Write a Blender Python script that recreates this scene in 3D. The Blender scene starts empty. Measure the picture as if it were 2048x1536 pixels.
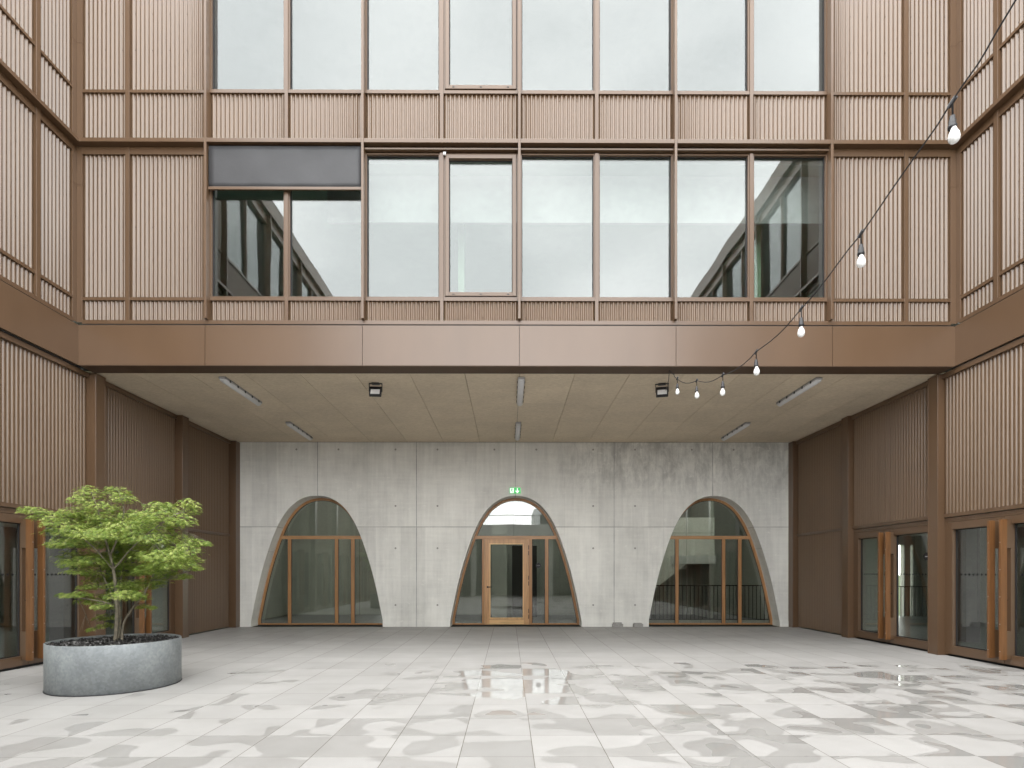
import bpy, bmesh, math, random
from mathutils import Vector, Matrix, noise as mnoise

random.seed(7)
C = bpy.context.scene.collection
SC = bpy.context.scene
R = math.radians

# ------------------------------------------------------------------ camera
EYE = 1.486
cam_d = bpy.data.cameras.new("camera")
cam = bpy.data.objects.new("camera", cam_d)
C.objects.link(cam)
cam.location = (0, 0, EYE)
cam.rotation_euler = (R(90), 0, -0.004)
cam_d.sensor_width = 36.0
cam_d.lens = 36.0 * 1128.0 / 2048.0
cam_d.shift_x = 2.5 / 2048.0
cam_d.shift_y = 378.0 / 2048.0
cam_d.clip_start = 0.05
cam_d.clip_end = 2000
SC.camera = cam

# ------------------------------------------------------------------ world, sun, exposure
SUN_EL, SUN_ROT = R(78), R(205)
w = bpy.data.worlds.new("World")
SC.world = w
w.use_nodes = True
nt = w.node_tree
nt.nodes.clear()
wo = nt.nodes.new('ShaderNodeOutputWorld')
bg = nt.nodes.new('ShaderNodeBackground')
sky = nt.nodes.new('ShaderNodeTexSky')
sky.sky_type = 'NISHITA'
sky.sun_disc = False
sky.sun_elevation = SUN_EL
sky.sun_rotation = SUN_ROT
tc = nt.nodes.new('ShaderNodeTexCoord')
mp = nt.nodes.new('ShaderNodeMapping')
mp.inputs['Scale'].default_value = (1.0, 1.0, 2.2)
cn = nt.nodes.new('ShaderNodeTexNoise')
cn.inputs['Scale'].default_value = 2.3
cn.inputs['Detail'].default_value = 5.0
cn.inputs['Roughness'].default_value = 0.45
cr = nt.nodes.new('ShaderNodeValToRGB')
cr.color_ramp.elements[0].position = 0.36
cr.color_ramp.elements[0].color = (.68, .695, .70, 1)
cr.color_ramp.elements[1].position = 0.66
cr.color_ramp.elements[1].color = (1, 1, 1, 1)
mul = nt.nodes.new('ShaderNodeVectorMath')
mul.operation = 'SCALE'
mul.inputs['Scale'].default_value = 21.0
mx = nt.nodes.new('ShaderNodeMixRGB')
mx.inputs['Fac'].default_value = 0.93
nt.links.new(tc.outputs['Generated'], mp.inputs['Vector'])
nt.links.new(mp.outputs[0], cn.inputs['Vector'])
nt.links.new(cn.outputs['Fac'], cr.inputs['Fac'])
nt.links.new(cr.outputs['Color'], mul.inputs[0])
nt.links.new(sky.outputs[0], mx.inputs['Color1'])
# overcast sky, brighter low down behind the camera
sxyz = nt.nodes.new('ShaderNodeSeparateXYZ')
nt.links.new(tc.outputs['Generated'], sxyz.inputs[0])
mr = nt.nodes.new('ShaderNodeMapRange')
mr.interpolation_type = 'SMOOTHSTEP'
nt.links.new(sxyz.outputs[2], mr.inputs[0])
mr.inputs[1].default_value = 0.02
mr.inputs[2].default_value = 0.42
mr.inputs[3].default_value = 1.7
mr.inputs[4].default_value = 1.0
mul2 = nt.nodes.new('ShaderNodeVectorMath')
mul2.operation = 'SCALE'
nt.links.new(mul.outputs[0], mul2.inputs[0])
nt.links.new(mr.outputs[0], mul2.inputs['Scale'])
nt.links.new(mul2.outputs[0], mx.inputs['Color2'])
nt.links.new(mx.outputs[0], bg.inputs['Color'])
bg.inputs['Strength'].default_value = 0.1
nt.links.new(bg.outputs[0], wo.inputs[0])

sd = bpy.data.lights.new("sun", 'SUN')
sd.energy = 0.5
sd.angle = R(50)
sd.color = (1, .97, .92)
sun = bpy.data.objects.new("sun", sd)
C.objects.link(sun)
sun.rotation_euler = (R(90) - SUN_EL, 0, R(-20))

SC.view_settings.view_transform = 'Standard'
SC.view_settings.look = 'None'
SC.view_settings.exposure = 1.66
SC.view_settings.gamma = 1.0
SC.view_settings.use_curve_mapping = False
SC.render.engine = 'CYCLES'
SC.cycles.max_bounces = 12
SC.cycles.diffuse_bounces = 5
SC.cycles.glossy_bounces = 5
SC.cycles.transparent_max_bounces = 16
SC.cycles.sample_clamp_indirect = 6.0


# ------------------------------------------------------------------ helpers
class MB:
    """collects shapes; f maps wall coordinates (u, w, v) to the world"""
    def __init__(self, f=None):
        self.bm = bmesh.new()
        self.f = f or (lambda u, w, v: (u, w, v))

    def v(self, u, w, z):
        return self.bm.verts.new(self.f(u, w, z))

    def face(self, pts, mi=0, smooth=False):
        vs = [self.v(*p) for p in pts]
        fc = self.bm.faces.new(vs)
        fc.material_index = mi
        fc.smooth = smooth
        return fc

    def box(self, u0, u1, w0, w1, v0, v1, mi=0):
        if u1 < u0: u0, u1 = u1, u0
        if w1 < w0: w0, w1 = w1, w0
        if v1 < v0: v0, v1 = v1, v0
        p = [self.v(a, b, c) for a in (u0, u1) for b in (w0, w1) for c in (v0, v1)]
        for q in ((0, 1, 3, 2), (4, 6, 7, 5), (0, 4, 5, 1), (2, 3, 7, 6), (0, 2, 6, 4), (1, 5, 7, 3)):
            fc = self.bm.faces.new([p[i] for i in q])
            fc.material_index = mi
        return self

    def tube(self, pts, rad, n=8, mi=0, caps=True, smooth=True):
        pts = [Vector(p) for p in pts]
        rads = rad if isinstance(rad, (list, tuple)) else [rad] * len(pts)
        rings = []
        up = None
        for i, p in enumerate(pts):
            a = pts[max(i - 1, 0)]
            b = pts[min(i + 1, len(pts) - 1)]
            t = (b - a).normalized()
            if up is None:
                up = Vector((0, 0, 1)) if abs(t.z) < .9 else Vector((1, 0, 0))
            s = t.cross(up).normalized()
            up = s.cross(t).normalized()
            ring = []
            for k in range(n):
                an = 2 * math.pi * k / n
                q = p + (s * math.cos(an) + up * math.sin(an)) * rads[i]
                ring.append(self.v(*q))
            rings.append(ring)
        for i in range(len(rings) - 1):
            for k in range(n):
                fc = self.bm.faces.new((rings[i][k], rings[i][(k + 1) % n], rings[i + 1][(k + 1) % n], rings[i + 1][k]))
                fc.smooth = smooth
                fc.material_index = mi
        if caps:
            for r in (rings[0], rings[-1]):
                fc = self.bm.faces.new(r)
                fc.material_index = mi
        return self

    def lathe(self, prof, cen=(0, 0, 0), n=20, mi=0, M=None, smooth=True):
        """prof: list of (r, z)"""
        rings = []
        for r, z in prof:
            ring = []
            for k in range(n):
                a = 2 * math.pi * k / n
                q = Vector((r * math.cos(a), r * math.sin(a), z))
                if M is not None: q = M @ q
                q += Vector(cen)
                ring.append(self.v(*q))
            rings.append(ring)
        for i in range(len(rings) - 1):
            for k in range(n):
                fc = self.bm.faces.new((rings[i][k], rings[i][(k + 1) % n], rings[i + 1][(k + 1) % n], rings[i + 1][k]))
                fc.smooth = smooth
                fc.material_index = mi
        for r in (rings[0], rings[-1]):
            fc = self.bm.faces.new(r)
            fc.material_index = mi
        return self

    def corr(self, u0, u1, v0, v1, w0=0.0, pitch=0.0775, depth=0.027, screws=None, mi_s=1):
        """corrugated sheet, crests at w0+depth/2"""
        n = max(1, round((u1 - u0) / pitch))
        p = (u1 - u0) / n
        seg = 10
        lo, hi = [], []
        for i in range(n * seg + 1):
            x = u0 + p * i / seg
            q = math.cos(2 * math.pi * i / seg)
            wv = w0 - depth / 2 * (1 if q > 0 else -1) * abs(q) ** .8
            lo.append(self.v(x, wv, v0))
            hi.append(self.v(x, wv, v1))
        for i in range(len(lo) - 1):
            fc = self.bm.faces.new((lo[i], lo[i + 1], hi[i + 1], hi[i]))
            fc.smooth = True
        a = w0 - depth / 2
        if screws:
            for h in screws:
                for k in range(1, n, 4):
                    c = u0 + k * p
                    self.box(c - .006, c + .006, a, a + .006, h - .006, h + .006, mi_s)
        return self

    def build(self, name, mats, parent=None, recalc=False, bevel=0):
        me = bpy.data.meshes.new(name)
        if recalc: bmesh.ops.recalc_face_normals(self.bm, faces=self.bm.faces)
        self.bm.to_mesh(me)
        self.bm.free()
        if not isinstance(mats, (list, tuple)): mats = [mats]
        for m in mats: me.materials.append(m)
        o = bpy.data.objects.new(name, me)
        C.objects.link(o)
        if bevel:
            md = o.modifiers.new('bevel', 'BEVEL')
            md.width = bevel
            md.segments = 2
            md.limit_method = 'ANGLE'
        if parent is not None:
            o.parent = parent
            o.matrix_parent_inverse = Matrix.Translation(-wloc(parent))
        return o


def wloc(o):
    return Vector(o['_loc']) if '_loc' in o else Vector((0, 0, 0))


def tag(o, label=None, cat=None, group=None, kind=None):
    if label: o['label'] = label
    if cat: o['category'] = cat
    if group: o['group'] = group
    if kind: o['kind'] = kind
    return o


def thing(name, label, cat, loc=(0, 0, 0), group=None):
    """Empty at the base; parts are modelled in world coordinates"""
    o = bpy.data.objects.new(name, None)
    C.objects.link(o)
    o.location = loc
    o['_loc'] = list(loc)
    tag(o, label, cat, group)
    return o


def struct(o):
    o['kind'] = 'structure'
    return o


def copy_tree(o, parent=None):
    c = o.copy()
    C.objects.link(c)
    if parent is not None: c.parent = parent
    for ch in list(o.children): copy_tree(ch, c)
    return c


# ------------------------------------------------------------------ materials
def new_mat(name):
    m = bpy.data.materials.new(name)
    m.use_nodes = True
    t = m.node_tree
    b = t.nodes['Principled BSDF']
    return m, t, b


def N(t, typ, **kw):
    n = t.nodes.new('ShaderNode' + typ)
    for k, v in kw.items():
        if k in ('operation', 'blend_type', 'data_type', 'noise_dimensions', 'feature', 'interpolation_type', 'wave_type', 'bands_direction', 'invert', 'distance'):
            setattr(n, k, v)
        else:
            n.inputs[k.replace('_', ' ')].default_value = v
    return n


def math_n(t, op, a, b=None, c=None, clamp=False):
    n = t.nodes.new('ShaderNodeMath')
    n.operation = op
    n.use_clamp = clamp
    for i, x in enumerate((a, b, c)):
        if x is None: continue
        if isinstance(x, (int, float)): n.inputs[i].default_value = x
        else: t.links.new(x, n.inputs[i])
    return n.outputs[0]


def pos(t):
    return t.nodes.new('ShaderNodeNewGeometry').outputs['Position']


def mapping(t, vec, scale):
    n = t.nodes.new('ShaderNodeMapping')
    n.inputs['Scale'].default_value = scale
    t.links.new(vec, n.inputs['Vector'])
    return n.outputs[0]


def noise_n(t, vec, scale, detail=4, rough=.55, dist=0.0):
    n = t.nodes.new('ShaderNodeTexNoise')
    n.inputs['Scale'].default_value = scale
    n.inputs['Detail'].default_value = detail
    n.inputs['Roughness'].default_value = rough
    n.inputs['Distortion'].default_value = dist
    t.links.new(vec, n.inputs['Vector'])
    return n.outputs['Fac']


def ramp(t, fac, stops):
    n = t.nodes.new('ShaderNodeValToRGB')
    e = n.color_ramp.elements
    while len(e) < len(stops): e.new(.5)
    for i, (p, c) in enumerate(stops):
        e[i].position = p
        if isinstance(c, (int, float)): c = (c, c, c)
        e[i].color = (*c, 1)
    t.links.new(fac, n.inputs['Fac'])
    return n.outputs['Color']


def mixc(t, fac, a, b, typ='MIX'):
    n = t.nodes.new('ShaderNodeMixRGB')
    n.blend_type = typ
    for s, x in (('Fac', fac), ('Color1', a), ('Color2', b)):
        if isinstance(x, (int, float)):
            n.inputs[s].default_value = x
        elif isinstance(x, tuple):
            n.inputs[s].default_value = (*x, 1)
        else: t.links.new(x, n.inputs[s])
    return n.outputs[0]


def bump(t, b, h, strength, dist):
    n = t.nodes.new('ShaderNodeBump')
    n.inputs['Strength'].default_value = strength
    n.inputs['Distance'].default_value = dist
    t.links.new(h, n.inputs['Height'])
    t.links.new(n.outputs[0], b.inputs['Normal'])


def simple(name, col, rough=.5, metal=0.0, ior=1.45, var=.08, scale=6.0, bmp=0.0):
    m, t, b = new_mat(name)
    f = noise_n(t, pos(t), scale, 5)
    c = ramp(t, f, [(.3, tuple(x * (1 - var) for x in col)), (.7, tuple(min(1, x * (1 + var)) for x in col))])
    t.links.new(c, b.inputs['Base Color'])
    b.inputs['Roughness'].default_value = rough
    b.inputs['Metallic'].default_value = metal
    b.inputs['IOR'].default_value = ior
    if bmp: bump(t, b, noise_n(t, pos(t), scale * 8, 4), bmp, .004)
    return m


def metal_paint(name, col, rough=.36, ior=2.2):
    m, t, b = new_mat(name)
    P = pos(t)
    f = noise_n(t, mapping(t, P, (1.1, 1.1, .35)), 1.6, 4)
    c = ramp(t, f, [(.3, tuple(x * .94 for x in col)), (.7, tuple(x * 1.06 for x in col))])
    t.links.new(c, b.inputs['Base Color'])
    fr = noise_n(t, mapping(t, P, (1, 1, .4)), 1.2, 1)
    rr = ramp(t, fr, [(.3, rough - .02), (.7, rough + .03)])
    t.links.new(rr, b.inputs['Roughness'])
    b.inputs['IOR'].default_value = ior
    return m


def glass_mat(name, tint, ior, wob=.0016, rough=0.0):
    m = bpy.data.materials.new(name)
    m.use_nodes = True
    t = m.node_tree
    t.nodes.clear()
    out = t.nodes.new('ShaderNodeOutputMaterial')
    tr = t.nodes.new('ShaderNodeBsdfTransparent')
    tr.inputs[0].default_value = (*tint, 1)
    gl = t.nodes.new('ShaderNodeBsdfGlossy')
    gl.inputs['Roughness'].default_value = rough
    gl.inputs['Color'].default_value = (.965, .975, .975, 1)
    fr = t.nodes.new('ShaderNodeFresnel')
    fr.inputs['IOR'].default_value = ior
    mx = t.nodes.new('ShaderNodeMixShader')
    bp = t.nodes.new('ShaderNodeBump')
    bp.inputs['Strength'].default_value = 1.0
    bp.inputs['Distance'].default_value = wob
    h = noise_n(t, mapping(t, pos(t), (1, 1, .55)), 1.1, 1.0, .3)
    t.links.new(h, bp.inputs['Height'])
    t.links.new(bp.outputs[0], gl.inputs['Normal'])
    # the same share on both sides of the pane
    t.links.new(fr.outputs[0], mx.inputs[0])
    g = t.nodes.new('ShaderNodeNewGeometry')
    vm = t.nodes.new('ShaderNodeVectorMath')
    vm.operation = 'DOT_PRODUCT'
    t.links.new(g.outputs['Normal'], vm.inputs[0])
    t.links.new(g.outputs['Incoming'], vm.inputs[1])
    a = math_n(t, 'ABSOLUTE', vm.outputs['Value'])
    k = math_n(t, 'POWER', math_n(t, 'SUBTRACT', 1.0, a, clamp=True), 4.0)
    f0 = ((ior - 1) / (ior + 1)) ** 2
    fac = math_n(t, 'MULTIPLY_ADD', k, 1 - f0, f0, clamp=True)
    t.links.new(fac, mx.inputs[0])
    t.nodes.remove(fr)
    t.links.new(tr.outputs[0], mx.inputs[1])
    t.links.new(gl.outputs[0], mx.inputs[2])
    t.links.new(mx.outputs[0], out.inputs[0])
    return m


M = {}
M['bronze'] = metal_paint('bronze_paint', (.118, .069, .038), .30, 1.60)
M['bronze_sheet'] = metal_paint('bronze_sheet_paint', (.138, .085, .048), .30, 1.72)
M['bronze_shaded'] = metal_paint('bronze_shaded_paint', (.085, .052, .032), .55, 1.35)  # same bronze paint, duller and darkened: underside shade put into its colour
M['gasket'] = simple('black_gasket', (.02, .02, .022), .6)
M['screw'] = simple('screw_head', (.10, .065, .045), .4)
M['glass'] = glass_mat('facade_glass', (.78, .81, .79), 1.92, .0030)
M['glass_low'] = glass_mat('door_glass', (.75, .765, .73), 1.85, .0022)
M['blind'] = simple('blind_fabric', (.05, .05, .053), .6, var=.12, scale=2.0, bmp=.3)
M['alu'] = simple('pale_alu', (.5, .47, .44), .35, .6)
M['black'] = simple('black_metal', (.018, .018, .02), .45)
M['white'] = simple('white_plastic', (.72, .72, .72), .35, var=.03)
M['greyplastic'] = simple('lamp_body_grey', (.34, .34, .34), .5, var=.05)
M['diffuser'] = simple('lamp_diffuser', (.66, .66, .67), .3, var=.04)
M['bulb'] = simple('frosted_bulb', (.86, .86, .85), .25, var=.01)
M['sealant'] = simple('pale_sealant', (.62, .60, .55), .6)
M['green'] = simple('sign_green', (.10, .56, .19), .5, var=.03)
def lit(name, col, e):
    m, t, b = new_mat(name)
    b.inputs['Base Color'].default_value = (*col, 1)
    b.inputs['Emission Color'].default_value = (*col, 1)
    b.inputs['Emission Strength'].default_value = e
    return m


M['green'] = lit('backlit_sign_green', (.06, .45, .12), .28)
M['sign_white'] = lit('backlit_sign_white', (.85, .88, .85), .28)
M['green_int'] = simple('interior_green_paint', (.25, .40, .26), .6)
M['plaster'] = simple('interior_plaster', (.70, .71, .70), .8, var=.03)
M['intfloor'] = simple('interior_floor', (.16, .20, .19), .35, var=.1, scale=2)
M['room'] = simple('office_room_lining', (.36, .42, .37), .8, var=.05)
M['hallgrey'] = simple('violet_grey_lining', (.15, .14, .165), .6)
M['dark'] = simple('dark_lining', (.035, .033, .031), .8)
M['roofing'] = simple('roof_membrane', (.2, .2, .2), .9)
M['stoneblock'] = simple('grey_stone_block', (.36, .35, .33), .8, var=.15, scale=20)


def wood(name, col, axis=2):
    m, t, b = new_mat(name)
    sc = [30, 30, 30]
    sc[axis] = 1.6
    f = noise_n(t, mapping(t, pos(t), tuple(sc)), 1.0, 6, .6, .4)
    c = ramp(t, f, [(.28, tuple(x * .68 for x in col)), (.5, col), (.75, tuple(x * 1.25 for x in col))])
    t.links.new(c, b.inputs['Base Color'])
    b.inputs['Roughness'].default_value = .38
    bump(t, b, f, .15, .002)
    return m


M['wood'] = wood('oiled_larch_upright', (.38, .195, .08))
M['woodh'] = wood('oiled_larch_rail', (.42, .23, .105), 0)
M['woodlight'] = wood('pale_larch_door', (.50, .28, .13))
M['woodpull'] = wood('pull_handle_larch', (.185, .083, .030))
M['bark'] = simple('maple_bark', (.20, .175, .13), .8, var=.35, scale=25, bmp=.6)


def concrete(name, base, stains=True, joints=True):
    m, t, b = new_mat(name)
    P = pos(t)
    sx = t.nodes.new('ShaderNodeSeparateXYZ')
    t.links.new(P, sx.inputs[0])
    X, Y, Z = sx.outputs
    big = noise_n(t, P, .55, 4, .5)
    mid = noise_n(t, mapping(t, P, (1, 1, .35)), 3.0, 6, .65)
    hor = noise_n(t, mapping(t, P, (.5, .5, 5)), 2.2, 5, .6)
    ver = noise_n(t, mapping(t, P, (7, 7, .3)), 2.0, 5, .6)
    s = math_n(t, 'ADD', math_n(t, 'MULTIPLY', big, .35), math_n(t, 'MULTIPLY', mid, .32))
    s = math_n(t, 'ADD', s, math_n(t, 'MULTIPLY', hor, .16))
    s = math_n(t, 'ADD', s, math_n(t, 'MULTIPLY', ver, .17))
    d = tuple(x * .80 for x in base)
    l = tuple(x * 1.13 for x in base)
    col = ramp(t, s, [(.36, d), (.50, base), (.62, l)])
    # form boards of different shade
    bx = math_n(t, 'FLOOR', math_n(t, 'DIVIDE', math_n(t, 'ADD', X, 40.6), .684))
    wn = t.nodes.new('ShaderNodeTexWhiteNoise')
    wn.noise_dimensions = '2D'
    cb = t.nodes.new('ShaderNodeCombineXYZ')
    t.links.new(bx, cb.inputs[0])
    t.links.new(math_n(t, 'GREATER_THAN', Z, 2.76), cb.inputs[1])
    t.links.new(cb.outputs[0], wn.inputs['Vector'])
    col = mixc(t, 1.0, col, ramp(t, wn.outputs['Value'], [(0, .93), (1, 1.05)]), 'MULTIPLY')
    if stains:
        # damp, dirty zone high on the right half
        z1 = N(t, 'MapRange', interpolation_type='SMOOTHSTEP')
        t.links.new(Z, z1.inputs[0]); z1.inputs[1].default_value = 3.1; z1.inputs[2].default_value = 4.5
        x1 = N(t, 'MapRange', interpolation_type='SMOOTHSTEP')
        t.links.new(X, x1.inputs[0]); x1.inputs[1].default_value = .2; x1.inputs[2].default_value = 3.0
        st = noise_n(t, mapping(t, P, (1.6, 1.6, 1.0)), 2.3, 8, .72, .5)
        st2 = noise_n(t, mapping(t, P, (9, 9, 1.2)), 1.5, 6, .7)
        st = math_n(t, 'ADD', math_n(t, 'MULTIPLY', st, .65), math_n(t, 'MULTIPLY', st2, .35))
        sm = ramp(t, st, [(.42, 0.0), (.60, 1.0)])
        k = math_n(t, 'MULTIPLY', z1.outputs[0], x1.outputs[0])
        k = math_n(t, 'MULTIPLY', math_n(t, 'MULTIPLY', k, sm), .62)
        col = mixc(t, k, col, tuple(x * .42 for x in base))
        # run marks all along the top
        z2 = N(t, 'MapRange', interpolation_type='SMOOTHSTEP')
        t.links.new(Z, z2.inputs[0]); z2.inputs[1].default_value = 3.6; z2.inputs[2].default_value = 5.0
        vs = ramp(t, noise_n(t, mapping(t, P, (6, 6, .25)), 1.3, 5, .6), [(.45, 0.0), (.65, 1.0)])
        col = mixc(t, math_n(t, 'MULTIPLY', math_n(t, 'MULTIPLY', z2.outputs[0], vs), .22), col, tuple(x * .6 for x in base))
        # pale lime blooms
        pb = ramp(t, noise_n(t, mapping(t, P, (1, 1, 2.0)), 4.5, 8, .75), [(.58, 0.0), (.72, 1.0)])
        col = mixc(t, math_n(t, 'MULTIPLY', pb, .55), col, tuple(min(1, x * 1.28) for x in base))
    hgt = mid
    if joints:
        fx = math_n(t, 'MULTIPLY', math_n(t, 'PINGPONG', math_n(t, 'ADD', X, 40 * 2.733 - .19), 1.3665), 1.0)
        jl = math_n(t, 'LESS_THAN', fx, .011)
        hx = math_n(t, 'PINGPONG', math_n(t, 'ADD', X, 40 * 2.733 - .19 - 1.3665), 1.3665)
        jl2 = math_n(t, 'MULTIPLY', math_n(t, 'LESS_THAN', hx, .004), .35)
        jz = math_n(t, 'LESS_THAN', math_n(t, 'ABSOLUTE', math_n(t, 'SUBTRACT', Z, 2.76)), .010)
        wob = ramp(t, noise_n(t, P, 2.1, 4, .6), [(.3, .35), (.6, 1.0)])
        j = math_n(t, 'MAXIMUM', math_n(t, 'MAXIMUM', jl, jl2), jz)
        j = math_n(t, 'MULTIPLY', j, wob)
        col = mixc(t, math_n(t, 'MULTIPLY', j, .72), col, tuple(x * .28 for x in base))
        hgt = math_n(t, 'SUBTRACT', mid, math_n(t, 'MULTIPLY', j, 1.2))
    t.links.new(col, b.inputs['Base Color'])
    b.inputs['Roughness'].default_value = .72
    fine = noise_n(t, P, 60, 4, .6)
    bump(t, b, math_n(t, 'ADD', hgt, math_n(t, 'MULTIPLY', fine, .25)), .45, .006)
    return m


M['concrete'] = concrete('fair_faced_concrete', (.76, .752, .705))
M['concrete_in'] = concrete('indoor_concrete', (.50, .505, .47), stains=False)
M['hole'] = simple('tie_hole_plug', (.34, .33, .30), .8)


def paving():
    m, t, b = new_mat('paving_slabs')
    P = pos(t)
    sx = t.nodes.new('ShaderNodeSeparateXYZ')
    t.links.new(P, sx.inputs[0])
    X, Y, Z = sx.outputs
    T = .6
    ux = math_n(t, 'DIVIDE', math_n(t, 'SUBTRACT', X, .203), T)
    uy = math_n(t, 'DIVIDE', math_n(t, 'SUBTRACT', Y, 4.561), T)
    ix, iy = math_n(t, 'FLOOR', ux), math_n(t, 'FLOOR', uy)
    ex = math_n(t, 'PINGPONG', ux, .5)
    ey = math_n(t, 'PINGPONG', uy, .5)
    jx = math_n(t, 'LESS_THAN', ex, .0062)
    jy = math_n(t, 'LESS_THAN', ey, .0050)
    joint = math_n(t, 'MAXIMUM', jx, math_n(t, 'MULTIPLY', jy, .8))
    cb = t.nodes.new('ShaderNodeCombineXYZ')
    t.links.new(ix, cb.inputs[0]); t.links.new(iy, cb.inputs[1])
    wn = t.nodes.new('ShaderNodeTexWhiteNoise')
    wn.noise_dimensions = '2D'
    t.links.new(cb.outputs[0], wn.inputs['Vector'])
    tile_v = wn.outputs['Value']
    # base slab colour
    grain = noise_n(t, P, 90, 3, .6)
    cloud = noise_n(t, P, 2.0, 5, .55)
    base = ramp(t, cloud, [(.3, (.325, .318, .305)), (.7, (.368, .361, .35))])
    base = mixc(t, 1.0, base, ramp(t, tile_v, [(0, .93), (1, 1.05)]), 'MULTIPLY')
    base = mixc(t, 1.0, base, ramp(t, grain, [(.3, .95), (.7, 1.04)]), 'MULTIPLY')
    sp = ramp(t, noise_n(t, P, 7.5, 2, .5), [(.765, 0.0), (.79, 1.0)])
    base = mixc(t, math_n(t, 'MULTIPLY', sp, .45), base, (.16, .15, .13))
    # damp patches: part follows the slab, part runs across
    off = t.nodes.new('ShaderNodeVectorMath'); off.operation = 'SCALE'
    off.inputs['Scale'].default_value = 37.0
    t.links.new(wn.outputs['Color'], off.inputs[0])
    ad = t.nodes.new('ShaderNodeVectorMath'); ad.operation = 'ADD'
    t.links.new(P, ad.inputs[0]); t.links.new(off.outputs[0], ad.inputs[1])
    # rows share the shift so that stains run over the long joints
    wr = t.nodes.new('ShaderNodeTexWhiteNoise'); wr.noise_dimensions = '1D'
    t.links.new(iy, wr.inputs['W'])
    offr = t.nodes.new('ShaderNodeVectorMath'); offr.operation = 'SCALE'
    offr.inputs['Scale'].default_value = 29.0
    t.links.new(wr.outputs['Color'], offr.inputs[0])
    adr = t.nodes.new('ShaderNodeVectorMath'); adr.operation = 'ADD'
    t.links.new(P, adr.inputs[0]); t.links.new(offr.outputs[0], adr.inputs[1])
    n1 = noise_n(t, ad.outputs[0], 1.7, 1.0, .35)
    n2 = noise_n(t, mapping(t, adr.outputs[0], (.95, 1.5, 1)), 1.5, 1.0, .35)
    n3 = noise_n(t, P, .75, 1.5, .4)
    s = math_n(t, 'ADD', math_n(t, 'MULTIPLY', n1, .56), math_n(t, 'MULTIPLY', n2, .30))
    s = math_n(t, 'ADD', s, math_n(t, 'MULTIPLY', n3, .16))
    nr_ = N(t, 'MapRange', interpolation_type='SMOOTHSTEP')
    t.links.new(Y, nr_.inputs[0]); nr_.inputs[1].default_value = 4.6; nr_.inputs[2].default_value = 6.4
    nr_.inputs[3].default_value = .014; nr_.inputs[4].default_value = 0
    s = math_n(t, 'ADD', s, nr_.outputs[0])
    # less damp under the roof and towards the left back
    cut = N(t, 'MapRange', interpolation_type='SMOOTHSTEP')
    t.links.new(Y, cut.inputs[0]); cut.inputs[1].default_value = 8.9; cut.inputs[2].default_value = 9.7
    cut.inputs[3].default_value = 0; cut.inputs[4].default_value = .35
    lf = N(t, 'MapRange', interpolation_type='SMOOTHSTEP')
    t.links.new(math_n(t, 'SUBTRACT', math_n(t, 'MULTIPLY', Y, .55), math_n(t, 'MULTIPLY', X, .5)), lf.inputs[0])
    lf.inputs[1].default_value = 3.6; lf.inputs[2].default_value = 6.2
    lf.inputs[3].default_value = -.03; lf.inputs[4].default_value = .075
    s = math_n(t, 'SUBTRACT', s, cut.outputs[0])
    s = math_n(t, 'SUBTRACT', s, lf.outputs[0])
    wet = ramp(t, s, [(.558, 0.0), (.5595, 1.0)])
    # rim of each stain a little paler than its middle
    wet2 = ramp(t, s, [(.553, 1.0), (.60, .82)])
    wetm = math_n(t, 'MULTIPLY', wet, wet2)
    col = mixc(t, wetm, base, mixc(t, 1.0, base, (.835, .833, .83), 'MULTIPLY'))
    # standing water near the middle
    dx = math_n(t, 'DIVIDE', math_n(t, 'SUBTRACT', X, .15), 1.15)
    dy = math_n(t, 'DIVIDE', math_n(t, 'SUBTRACT', Y, 7.75), 1.75)
    rr = math_n(t, 'SQRT', math_n(t, 'ADD', math_n(t, 'MULTIPLY', dx, dx), math_n(t, 'MULTIPLY', dy, dy)))
    pm = N(t, 'MapRange')
    t.links.new(rr, pm.inputs[0]); pm.inputs[1].default_value = .55; pm.inputs[2].default_value = 1.15
    pm.inputs[3].default_value = .13; pm.inputs[4].default_value = -.10
    ps = math_n(t, 'ADD', math_n(t, 'ADD', math_n(t, 'MULTIPLY', n1, .5), math_n(t, 'MULTIPLY', n2, .5)), pm.outputs[0])
    ps2 = noise_n(t, adr.outputs[0], 3.0, 1, .3)
    ps = math_n(t, 'ADD', ps, math_n(t, 'MULTIPLY', math_n(t, 'SUBTRACT', ps2, .5), .22))
    pud = ramp(t, ps, [(.55, 0.0), (.555, 1.0)])
    pud = math_n(t, 'MULTIPLY', pud, math_n(t, 'LESS_THAN', Y, 9.35))
    pud = math_n(t, 'MULTIPLY', pud, math_n(t, 'GREATER_THAN', Y, 5.9))
    # small pools on the right
    pr = ramp(t, math_n(t, 'ADD', s, math_n(t, 'MULTIPLY', ps2, .12)), [(.668, 0.0), (.676, 1.0)])
    pud = math_n(t, 'MAXIMUM', pud, math_n(t, 'MULTIPLY', pr, math_n(t, 'GREATER_THAN', X, 1.2)))
    col = mixc(t, math_n(t, 'MULTIPLY', joint, .85), col, (.12, .11, .09))
    t.links.new(mixc(t, math_n(t, 'MULTIPLY', pud, .45), col, (.30, .295, .28)), b.inputs['Base Color'])
    ro = mixc(t, wetm, (.60, .60, .60), (.33, .33, .33))
    ro = mixc(t, joint, ro, (.95, .95, .95))
    ro = mixc(t, pud, ro, (.015, .015, .015))
    t.links.new(ro, b.inputs['Roughness'])
    ior = math_n(t, 'MULTIPLY_ADD', pud, .6, 1.5)
    t.links.new(ior, b.inputs['IOR'])
    h = math_n(t, 'SUBTRACT', math_n(t, 'MULTIPLY', grain, .12), joint)
    h = math_n(t, 'MULTIPLY', h, math_n(t, 'SUBTRACT', 1.0, pud))
    bump(t, b, h, .5, .003)
    return m


M['paving'] = paving()


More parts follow.
